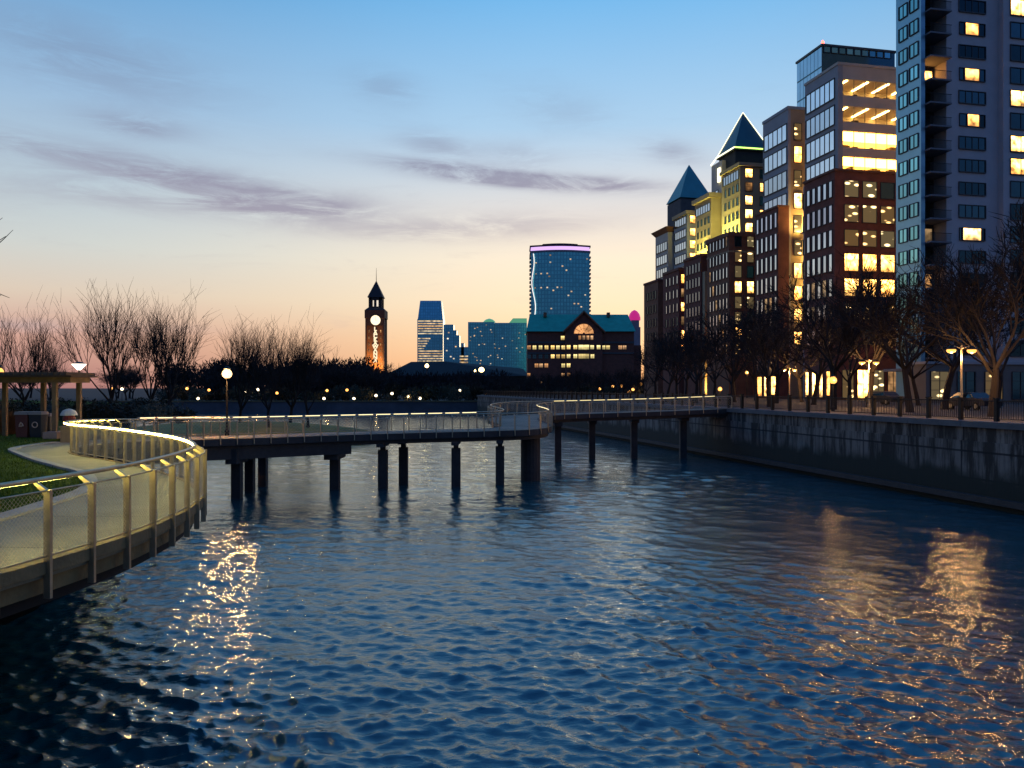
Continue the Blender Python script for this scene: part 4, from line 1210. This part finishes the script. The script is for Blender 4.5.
# ------------------------------------------------------------------ bare trees
def bare_tree(seed, name, H, style, wood):
    """trunk + limbs as one mesh, crown of shoots and twigs as another"""
    g = random.Random(seed); tr, cr = MB(), MB()
    P_ = dict(
        pollard=dict(trunk=.17, nl=7, spread=.80, lim=.34, nb=5, bs=.80, bl=.26, ns=7, sl=.40, ss=.45, trop=.12, tw=2, r0=.020),
        spread=dict(trunk=.24, nl=7, spread=.85, lim=.40, nb=6, bs=.8, bl=.26, ns=7, sl=.16, ss=.75, trop=.07, tw=4, r0=.026),
        far=dict(trunk=.20, nl=7, spread=.85, lim=.38, nb=7, bs=.85, bl=.26, ns=8, sl=.17, ss=.8, trop=.06, tw=4, r0=.030))[style]

    def path(p, d, L, n, wob, trop):
        pts = [p.copy()]
        for _ in range(n):
            d = (d + Vector((g.uniform(-wob, wob), g.uniform(-wob, wob), g.uniform(-wob, wob) + trop))).normalized()
            p = p + d * (L / n); pts.append(p.copy())
        return pts, d

    def turn(d, ang):
        a = d.orthogonal().normalized(); b = d.cross(a); th_ = g.uniform(0, 6.283)
        return (d * math.cos(ang) + (a * math.cos(th_) + b * math.sin(th_)) * math.sin(ang)).normalized()
    R0 = H * .0165
    tp, td = path(Vector((0, 0, -.15)), Vector((g.uniform(-.06, .06), g.uniform(-.06, .06), 1)), H * P_['trunk'] + .15, 6, .06, .05)
    tr.tube(tp, [R0 * (1.35 if i == 0 else 1.1 - .05 * i) for i in range(7)], 8)
    for i in range(P_['nl']):
        start = tp[-1] if i < P_['nl'] - 2 else tp[-2]
        d = turn(Vector((0, 0, 1)), P_['spread'] * g.uniform(.35, 1.05))
        L = H * P_['lim'] * g.uniform(.75, 1.15)
        lp, ld = path(start, d, L, 7, .16, P_['trop'])
        rl = R0 * .52
        tr.tube(lp, [rl * (1 - .10 * k) for k in range(8)], 6)
        for j in range(P_['nb']):
            k = g.choice([3, 4, 5, 6, 7, 7]); d2 = turn((lp[k] - lp[k - 1]).normalized(), P_['bs'] * g.uniform(.3, 1.0))
            if d2.z < -.1: d2.z *= -.5
            bp_, bd = path(lp[k], d2, H * P_['bl'] * g.uniform(.5, 1.1), 6, .2, P_['trop'])
            tr.tube(bp_, [rl * .45 * (1 - .12 * q) for q in range(7)], 5)
            for s in range(P_['ns']):
                k2 = g.choice([2, 3, 4, 5, 6, 6]); d3 = turn((bp_[k2] - bp_[k2 - 1]).normalized(), P_['ss'] * g.uniform(.2, 1.1))
                if style == 'pollard': d3 = (d3 + Vector((0, 0, .55))).normalized()
                sp_, sd = path(bp_[k2], d3, H * P_['sl'] * g.uniform(.35, 1.0), 4, .09, P_['trop'] * .5)
                cr.tube(sp_, [P_['r0'] * (1 - .2 * q) for q in range(5)], 3, caps=False)
                for w in range(P_['tw']):
                    k3 = g.choice([1, 2, 3, 4]); d4 = turn((sp_[k3] - sp_[k3 - 1]).normalized(), g.uniform(.3, .8))
                    wp, _ = path(sp_[k3], d4, H * P_['sl'] * .45 * g.uniform(.4, 1.0), 2, .1, .03)
                    cr.tube(wp, [P_['r0'] * .6, P_['r0'] * .5, P_['r0'] * .25], 3, caps=False)
    return tr.mesh('trunk', wood), cr.mesh('crown', wood), H


PROTO = {k: [bare_tree(s, 'bare_tree', 10.0, k, w) for s in ss] for k, ss, w in (('pollard', (1, 2, 3), bark), ('spread', (4, 5, 6, 7), bark), ('far', (8, 9, 10), barkfar))}
tr_r = random.Random(21)


def plant_tree(kind, x, y, z, H, label, group, i=None, wide=1.0):
    tm, cm, H0 = PROTO[kind][tr_r.randrange(len(PROTO[kind])) if i is None else i]
    o = thing('bare_tree', label, 'tree', (x, y, z), tr_r.uniform(0, 6.28), group)
    s = H / H0; o.scale = (s * wide, s * wide, s)
    link('trunk', tm, o); link('crown', cm, o)
    return o


# left clump (land at about z 3.8) and the island
for px, D, H, i, lab in [
        (112, 62, 9.6, 0, 'tall bare many-stemmed tree, tallest of the clump right of the pergola'),
        (150, 66, 8.6, 1, 'bare tree with dense upright shoots standing left of the round orange lamp'),
        (168, 64, 9.2, 2, 'bare fan-shaped tree at the right end of the clump beside the pergola'),
        (22, 62, 8.4, 2, 'bare tree with thin trunks behind the left end of the pergola'),
        (50, 76, 6.8, 0, 'low bare tree seen over the middle of the pergola roof')]:
    plant_tree('pollard', X(px, D), D, 3.85, H, lab, 'bare trees behind the pergola', i)
for px, D, H, i, lab in [
        (240, 92, 11.3, 1, 'bare tree on the grass island just right of the orange lamp'),
        (268, 88, 10.9, 0, 'bare tree with a pale leaning stem in the middle of the grass island'),
        (290, 94, 11.5, 2, 'bare tree on the island with the widest fan of shoots'),
        (308, 90, 9.8, 1, 'bare tree at the right tip of the grass island')]:
    plant_tree('pollard', X(px, D), D, 2.0, H, lab, 'bare trees on the grass island', i)
plant_tree('spread', -19.6, 22.5, 3.87, 11.0, 'near bare tree whose twig tips reach in at the left edge', 'bare trees behind the pergola', 0)

# right promenade: two rows on the waterfront line
names = [(1100, 'apartment tower'), (895, 'pale stone office block'), (803, 'narrow stepped office'), (757, 'pyramid-roofed brick office'), (700, 'floodlit block'), (662, 'end office'), (0, 'green-roofed building')]


def behind(px):
    for lim, n in ((900, 'apartment tower'), (803, 'pale stone office'), (757, 'stepped brick office'), (706, 'glowing pyramid office'), (672, 'teal pyramid office'), (640, 'farthest brick office')):
        if px > lim: return n
    return 'green-roofed building'


for row, (a_, dd, Hm) in enumerate([(41.5, 9.0, 10.5), (50.0, 9.5, 12.5), (59.0, 11, 12.5)]):
    D = (50, 46, 60)[row]
    while D < 215:
        x = a_ - .2125 * D + tr_r.uniform(-.8, .8); px = 512 + F * x / D
        if px < 1120:
            H = Hm * tr_r.uniform(.85, 1.12) * (1.25 if D < 68 else 1.0) * (.5 if px < 655 else 1.0)
            plant_tree('spread', x, D + tr_r.uniform(-1, 1), G, H,
                       f"bare dark tree of the {('waterside', 'middle', 'rear')[row]} promenade row in front of the {behind(px)}", f"{('waterside', 'middle', 'rear')[row]} row of promenade trees", wide=1.15)
        D += dd * (1 if D < 120 else 1.25) * tr_r.uniform(.9, 1.1)

# far shore: trees that stand together as a dark belt
for k in range(64):
    px = tr_r.uniform(-20, 650) if k > 20 else tr_r.uniform(-10, 400)
    D = tr_r.uniform(222, 300)
    if px < 165 and k % 4: continue
    top_y = 360 + tr_r.uniform(-4, 10) if px < 385 else (371 if px < 520 else 379) + tr_r.uniform(-3, 8)
    H = Z(top_y, D) - 2.6
    plant_tree('far', X(px, D), D, 2.6, H, 'dark bare tree of the far shore belt ' + ('left of the clock tower' if px < 366 else 'in front of the terminal' if px < 527 else 'below the green-roofed building'),
               'trees along the far shore ' + ('left of the clock tower' if px < 366 else 'at the terminal' if px < 527 else 'below the green roof'), wide=1.5)


# the wood behind the far shore lamps, one dark mass of twigs
fw_ = MB(); g = random.Random(77)
for k in range(150):
    px = g.uniform(168, 372) if k < 80 else g.uniform(372, 660)
    D = g.uniform(285, 312); x = X(px, D)
    top = Z((359 if px < 372 else 372 if px < 515 else 380) + g.uniform(-3, 9), D)
    for _ in range(330):
        u_ = Vector((g.gauss(0, 1), g.gauss(0, 1), g.gauss(0, 1))).normalized() * g.random() ** .5
        zc0 = (top + 2.6) / 2; p = Vector((x + u_.x * 6, D + u_.y * 4, zc0 + u_.z * (top - 2.6) * .5))
        d = (Vector((u_.x * .6, 0, .8)) + Vector((g.uniform(-.5, .5), g.uniform(-.5, .5), g.uniform(-.3, .5)))).normalized() * g.uniform(.8, 1.8)
        w = Vector((d.z, g.uniform(-.5, .5), -d.x)).normalized() * g.uniform(.10, .3)
        fw_.poly([p - w, p + w, p + d])
tag(fw_.build('far_wood', barkfar), 'dark far wood behind the lamps of the opposite shore', 'wood', kind='stuff')

# leafy shrubs: clumps of small leaves through the volume
def shrub_mesh(seed, n=1500, rx=1.0, rz=.8):
    g = random.Random(seed); mb = MB()
    cs = [(g.uniform(-.7, .7), g.uniform(-.7, .7), g.uniform(.2, .8), g.uniform(.25, .5)) for _ in range(12)]
    for _ in range(n):
        c = g.choice(cs); v = Vector((g.gauss(0, 1), g.gauss(0, 1), g.gauss(0, 1))).normalized() * c[3] * g.uniform(.5, 1.1)
        p = Vector((c[0] * rx + v.x, c[1] * rx + v.y, max(.02, c[2] * rz + v.z)))
        a = Vector((g.gauss(0, 1), g.gauss(0, 1), g.gauss(0, 1))).normalized(); b = a.orthogonal().normalized(); s = g.uniform(.04, .085)
        mb.poly([p - a * s, p + b * s * .5, p + a * s, p - b * s * .5])
    return mb.mesh('shrub', leaf_d)


SH = [shrub_mesh(s) for s in (1, 2, 3)]


def shrub(x, y, z, s, sz_, label, group):
    o = link('shrub', SH[tr_r.randrange(3)], None, (x, y, z), tr_r.uniform(0, 6.28)); o.scale = (s, s, sz_)
    return tag(o, label, 'shrub', group)


for k, px in enumerate([-8, 18, 44, 70, 92, 108, 124, 140, 156, 168, 8, 60, 118, 150]):
    D = 54 + (k % 4) * 3 + (8 if k > 9 else 0)
    shrub(X(px, D), D, 3.85, tr_r.uniform(1.5, 2.0), tr_r.uniform(1.2, 1.9), 'dark leafless-looking shrub in the hedge behind the pergola and bins', 'hedge shrubs behind the pergola')
for k in range(42):
    px = -30 + k * 16.3; D = 213 + (k % 3) * 3
    if px < 160: continue
    shrub(X(px, D), D, 2.6, tr_r.uniform(2.5, 4), tr_r.uniform(2.5, 5.5), 'dark rounded bush along the far shore', 'bushes along the far shore')

# far wall and pier of the opposite shore
fw = thing('far_quay_wall', 'long low dark quay wall along the far shore', 'quay wall', (-120, 205.4, 0))
MB().box(-150, 112, 0, .58, -1, 2.75).build('wall_face', mat('far_quay_concrete', (.10, .10, .11), .9, var=.4, scale=.15), fw)
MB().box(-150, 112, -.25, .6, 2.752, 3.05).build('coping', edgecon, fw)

# ------------------------------------------------------------------ lamps
def glow(parent, loc, watts, color=(1, .50, .17), r_=.12):
    d = bpy.data.lights.new('lamp_light', 'POINT'); d.energy = watts; d.color = color; d.shadow_soft_size = r_
    o = bpy.data.objects.new('lamp_light', d); COL.objects.link(o); o.parent = parent; o.location = loc


def double_lamp(x, y, z, h, label, group, r=.27, rot=R(12), watts=230):
    t_ = thing('street_lamp', label, 'street lamp', (x, y, z), rot, group)
    MB().lathe([(.16, 0), (.16, .25), (.09, .4), (.065, 1.0), (.05, h)], 8).build('pole', steel, t_)
    MB().tube([(-.72, 0, h - .35), (-.5, 0, h - .06), (0, 0, h - .2), (.5, 0, h - .06), (.72, 0, h - .35)], .03, 6).build('arm', steel, t_)
    for s in (-.72, .72):
        hd_ = MB().lathe([(.05, .34), (.12, .30), (.26, .16), (.30, .10)], 12, (s, 0, h - .35)).build('lamp_head', blackmetal, t_)
        MB().lathe([(.03, -.16), (r * .8, -.08), (r, .02), (r * .9, .09)], 10, (s, 0, h - .35)).build('bulb', bulb_o, hd_)
        glow(t_, (s, 0, h - .75), watts)
    return t_


def single_lamp(x, y, z, h, label, group=None, bulb=None, r=.24, watts=0):
    t_ = thing('street_lamp', label, 'street lamp', (x, y, z), 0, group)
    MB().lathe([(.14, 0), (.14, .3), (.07, .45), (.05, h)], 8).build('pole', blackmetal, t_)
    hd_ = MB().lathe([(.06, 0), (r * .5, .04), (r * .6, .10)], 10, (0, 0, h)).build('lamp_head', blackmetal, t_)
    MB().lathe([(r * .7, 0), (r * .75, .03), (.04, .2)], 10, (0, 0, h + .10 + 1.75 * r)).build('lamp_cap', blackmetal, t_)
    MB().lathe([(r * .45, 0), (r * .85, .35 * r), (r, .8 * r), (r * .85, 1.3 * r), (r * .5, 1.72 * r)], 12, (0, 0, h + .10)).build('bulb', bulb or bulb_o, hd_)
    if watts: glow(t_, (0, -r - .12, h + .1 + r * .8), watts)
    return t_


for px, y, lab in [(961.5, 351, 'double-headed lamp before the low pavilion, nearest on the promenade'), (869, 363, 'double-headed lamp before the brick corner of the pale office'),
                   (789.5, 370, 'double-headed lamp in front of the stepped office shopfronts'), (660, 383, 'small far double-headed lamp below the floodlit block')]:
    h = 4.4; D = (G + h - .35 - EYE) * F / (HOR - y); double_lamp(X(px, D), D, G, h, lab, 'double-headed promenade lamps', watts=330 if px > 900 else 900)
for px, y, h, lab in [(747, 373, 4.2, 'single lamp on a tall pole where the footbridge meets the promenade'), (706.5, 377, 4.2, 'single lamp below the glowing pyramid office'),
                      (683.5, 380, 4.2, 'single lamp just left of the bridge end below the teal pyramid'), (692, 384, 3.6, 'lower single lamp between two brighter lamps near the bridge end')]:
    D = (G + h + .3 - EYE) * F / (HOR - y); single_lamp(X(px, D), D, G, h, lab, 'single promenade lamps', r=.34, watts=800)
for px, y, D, lab in [(833, 381, 62, 'squat bright lamp glowing low on the promenade before the shopfronts'), (720, 389.5, 110, 'low bright lamp left of the tall-poled lamp')]:
    z = Z(y, D); single_lamp(X(px, D), D, G, max(.5, z - G - .3), lab, 'low promenade lamps', bulb_o, .30, 170)
for px, y, D in [(579, 394, 230), (600, 389.5, 216), (613, 387, 225), (622, 386.5, 240), (629, 392.5, 225), (633, 390, 216), (641, 384.5, 235), (641.5, 393, 222), (655, 389, 220), (563, 395.5, 216)]:
    b = 2.6; z = Z(y, D); single_lamp(X(px, D), D, b, max(.6, z - b - .3), 'small orange lamp in the row below the green-roofed building', 'far promenade lamps', bulb_s, .42, 160 if px in (579, 613, 633, 655, 563) else 0)
for px, y, D in [(187, 389, 212), (209, 390.5, 212), (198, 399, 211), (258, 390, 214), (277, 393.5, 211), (327, 391, 212), (347, 390.5, 212), (246, 392, 220), (460, 391, 214), (113, 389, 211), (122, 389.5, 214), (376, 396, 212), (392, 394, 214), (354, 401, 211), (324, 402, 211), (408, 397, 214), (420, 399, 214)]:
    z = Z(y, D); single_lamp(X(px, D), D, 2.6, max(.5, z - 2.6 - .3), 'small warm lamp along the far shore path', 'far shore lamps', bulb_s if px % 2 else bulb_w, .38, 160 if px in (187, 258, 327, 376, 408) else 0)
for D, lab in ((44.5, 'unseen double-headed lamp added just beyond the right frame edge'),):  # out of view, added for golden shimmer on the water
    double_lamp(wx(D) + 5.5 + (53 - D) * .2, D, G, 4.4, lab, 'double-headed promenade lamps', watts=600)
# stronger lights
fl1 = thing('floodlight_mast', 'bright white floodlight on a mast over the terminal roof, right-hand one', 'floodlight', (X(481.5, 330), 330, 2.6))
MB().lathe([(.25, 0), (.12, Z(372, 330) - 2.6)], 8).build('pole', blackmetal, fl1)
MB().lathe([(.3, -.9), (1.0, -.5), (1.15, .1), (.9, .7), (.3, 1.1)], 12, (0, -.6, Z(370, 330) - 2.6)).build('bulb', emit('flood_bulb', (1, .70, .28), 9), fl1)
MB().lathe([(.2, -.4), (.5, 0), (.2, .5)], 10, (-2.6, -.6, Z(371, 330) - 2.6)).build('side_bulb', MATS['flood_bulb'], fl1)
MB().tube([(-2.6, -.3, Z(371.5, 330) - 2.6), (0, -.3, Z(371.5, 330) - 2.6)], .08, 6).build('arm', blackmetal, fl1)
fl2 = thing('floodlight_mast', 'smaller white floodlight on a mast left of the tapered tower foot', 'floodlight', (X(427, 330), 330, 2.6))
MB().lathe([(.25, 0), (.12, Z(368, 330) - 2.6)], 8).build('pole', blackmetal, fl2)
MB().lathe([(.25, -.7), (.75, -.3), (.8, .2), (.25, .9)], 12, (0, -.6, Z(366, 330) - 2.6)).build('bulb', MATS['flood_bulb'], fl2)
big = single_lamp(X(227, 47.6), 47.6, 3.46, Z(373, 47.6) - 3.46 - .4, 'round orange globe lamp on a pole at the rear edge of the footbridge', None, emit('globe_bulb', (1, .60, .24), 3.5), .30, 1100)
# park lamp with inverted cone
pl_ = thing('park_lamp', 'white inverted-cone park lamp shining above the pergola roof', 'park lamp', (X(79, 46), 46, 3.85))
hz = Z(370, 46) - 3.85
MB().lathe([(.12, 0), (.12, .3), (.055, .45), (.045, hz)], 8).build('pole', blackmetal, pl_)
MB().lathe([(.08, 0), (.36, .30), (.38, .34)], 14, (0, 0, hz)).build('shade', emit('cone_shade', (1, .86, .70), 4.0), pl_)
MB().lathe([(.37, .345), (.20, .44), (.03, .48)], 14, (0, 0, hz)).build('cap', blackmetal, pl_)
gl_ = single_lamp(X(-1, 44), 44, 3.85, Z(372, 44) - 3.85 - .3, 'orange globe lamp cut by the left edge of the picture', None, bulb_o, .24)

# ------------------------------------------------------------------ pergola, bins, bollard
PD = 39.0; px0 = X(51, PD)
wood = mat('weathered_timber', (.20, .135, .065), .8, var=.3, scale=3)
pg = thing('pergola', 'flat-roofed timber pergola on square posts beside the lawn', 'pergola', (px0, PD, 3.87))
zr = Z(382.5, PD) - 3.87; xl, xr = X(-40, PD) - px0, 1.2
MB().box(xl, xr - .25, 0, 1.8, zr, zr + .26).build('beam', wood, pg)
rf_ = MB().box(xl, xr, -.4, 2.1, zr + .263, zr + .34)
for k in range(20): rf_.box(xl + .05 + k * .28, xl + .12 + k * .28, -.5, 2.2, zr + .343, zr + .50)
rf_.build('roof', mat('dark_timber', (.085, .055, .032), .85, var=.3, scale=2), pg)
for p, d in ((55, 0), (43.5, 1.7), (5, 1.7), (-20, 0), (79, 1.7)):
    x = X(p, PD + d) - px0; MB().box(x - .10, x + .10, d - .1, d + .1, 0, zr - .002).build('post', wood, pg)
MB().box(X(51, PD) - px0, X(65, PD) - px0, -.7, .5, 0, .32).build('stone_plinth', mat('plinth_stone', (.33, .24, .19), .8, var=.15, scale=2), pg)


def bin_(px, D, w, h, col, label, mark):
    t_ = thing('recycling_bin', label, 'bin', (X(px, D), D, 3.87), 0, 'bins by the pergola')
    m_ = mat('bin_' + str(px), col, .6, var=.15, scale=3)
    MB().prism([(-w * .45, -w * .45), (w * .45, -w * .45), (w * .45, w * .45), (-w * .45, w * .45)], .04, h,
               top=[(-w * .5, -w * .5), (w * .5, -w * .5), (w * .5, w * .5), (-w * .5, w * .5)]).box(-w * .4, w * .4, -w * .4, w * .4, 0, .039).build('body', m_, t_)
    MB().box(-w * .54, w * .54, -w * .54, w * .54, h + .002, h + .10).box(-w * .5, w * .5, -w * .5, w * .5, h + .10, h + .15).build('lid', mat('bin_lid', (.25, .25, .25), .5, var=.1), t_)
    mk = mat('pale_mark', (.55, .42, .34), .6); q = MB(); r_ = w * .22
    yf = -w * .5 - .012; zc_ = h * .56
    if mark == 1:
        for k in range(3):
            a0 = R(90 + 120 * k); a1 = R(90 + 120 * (k + 1)); A_ = Vector((math.cos(a0), 0, math.sin(a0))) * r_; B_ = Vector((math.cos(a1), 0, math.sin(a1))) * r_
            q.tube([(A_.x * .92, yf, zc_ + A_.z * .92), (A_.x * .3 + B_.x * .7, yf, zc_ + A_.z * .3 + B_.z * .7)], w * .05, 5)
    elif mark == 2:
        q.tube([(r_ * math.cos(R(30 * k)), yf, zc_ + r_ * math.sin(R(30 * k))) for k in range(13)], w * .045, 5)
    if mark: q.build('symbol', mk, t_)
    return t_


bin_(25, 39.5, .62, 1.12, (.10, .03, .022), 'reddish recycling bin with a pale triangle mark, left of the pair by the pergola', 1)
bin_(38.5, 39.5, .60, 1.12, (.022, .022, .024), 'black recycling bin with a pale ring mark beside the reddish one', 2)
bin_(48.5, 40.5, .34, 1.0, (.05, .055, .05), 'slim dark grey bin behind the pergola post', 0)
rb = thing('domed_bin', 'dark red litter bin with a pale domed lid at the walkway bend', 'bin', (X(69, 38.5), 38.5, 3.85))
MB().lathe([(.26, 0), (.28, .05), (.28, 1.0), (.24, 1.12)], 16).build('body', mat('red_bin', (.16, .015, .012), .5, var=.2), rb)
MB().lathe([(.38, 1.13), (.37, 1.20), (.28, 1.36), (.12, 1.44), (.02, 1.46)], 16).build('domed_lid', mat('pale_lid', (.62, .58, .46), .5, var=.1), rb)
pb = MB().box(-.38, .38, -.3, .3, 0, .66).box(-.42, .42, -.34, .34, .662, .74).build('stone_bollard', mat('bollard_stone', (.20, .15, .11), .8, var=.2, scale=3), None, (X(72.5, 36), 36, 3.86))
tag(pb, 'squat square stone block between the red bin and the railing', 'block')

# ornamental grass clump at the left edge
def tuft(x, y, z, n, label):
    g = random.Random(int(x * 100)); mb = MB()
    for _ in range(n):
        a = g.uniform(0, 6.28); r_ = g.uniform(0, .5); bx0 = Vector((r_ * math.cos(a), r_ * math.sin(a), 0)); h_ = g.uniform(.7, 1.4)
        ln = Vector((math.cos(a), math.sin(a), 0)) * g.uniform(.1, .6); w = .012
        mb.poly([bx0 + Vector((-w, 0, 0)), bx0 + Vector((w, 0, 0)), bx0 + ln * .4 + Vector((w, 0, h_ * .7)), bx0 + ln + Vector((0, 0, h_)), bx0 + ln * .4 + Vector((-w, 0, h_ * .7))])
    return tag(mb.build('ornamental_grass', mat('dry_grass', (.22, .10, .03), .9, var=.4, scale=3), None, (x, y, z)), label, 'plant')


tuft(X(6, 42), 42, 3.86, 500, 'rust-coloured ornamental grass clump at the left edge beside the bins')
tuft(X(-12, 43), 43, 3.86, 500, 'second rusty grass clump mostly cut off by the left edge')

# ------------------------------------------------------------------ parked cars behind the promenade railing
def car(px, D, col, label, lights):
    t_ = thing('parked_car', label, 'car', (X(px, D), D, G), R(12 + 90), 'cars parked behind the promenade railing')
    m_ = mat('car_paint_' + str(px), col, .3, .3, var=.05)
    prof = [(-2.2, .35), (-2.25, .75), (-1.9, .92), (-1.2, .98), (-.65, 1.42), (.75, 1.45), (1.45, 1.0), (2.15, .86), (2.25, .55), (2.2, .3)]
    mb = MB(); o = 0; n = len(prof)
    for sg in (-.88, .88): mb.v += [(x, sg * (.82 if z > 1.2 else 1), z) for x, z in prof]
    mb.f += [tuple(range(n)), tuple(reversed(range(n, 2 * n)))] + [(i, n + i, n + (i + 1) % n, (i + 1) % n) for i in range(n)]; mb.m += [0] * (n + 2)
    mb.build('body', m_, t_)
    for sg in (-.87, .87):
        mb = MB(); s = 1 if sg > 0 else -1
        mb.poly([(-1.05, sg * 1.012, 1.0), (1.25, sg * 1.012, 1.0), (.68, sg * .845, 1.38), (-.6, sg * .845, 1.38)]); mb.build('side_window', darkglass, t_)
        for xw in (-1.35, 1.38):
            wl_ = MB().tube([(xw, sg * .80, .33), (xw, sg * 1.03, .33)], .33, 16).build('wheel', blackmetal, t_)
            MB().tube([(xw, sg * 1.0, .33), (xw, sg * 1.045, .33)], .19, 12).build('rim', steel, wl_)
    for s in (-.6, .6): MB().box(2.2, 2.28, s - .18, s + .18, .60, .74).build('headlight', emit('headlight_on', (1, .85, .6), 14) if lights else steel, t_)
    return t_


car(885, 86, (.03, .03, .035), 'dark car with a headlight on behind the railing below the pale office', True)
car(972, 66, (.02, .02, .03), 'black unlit car behind the railing right of the nearest double-headed lamp', False)
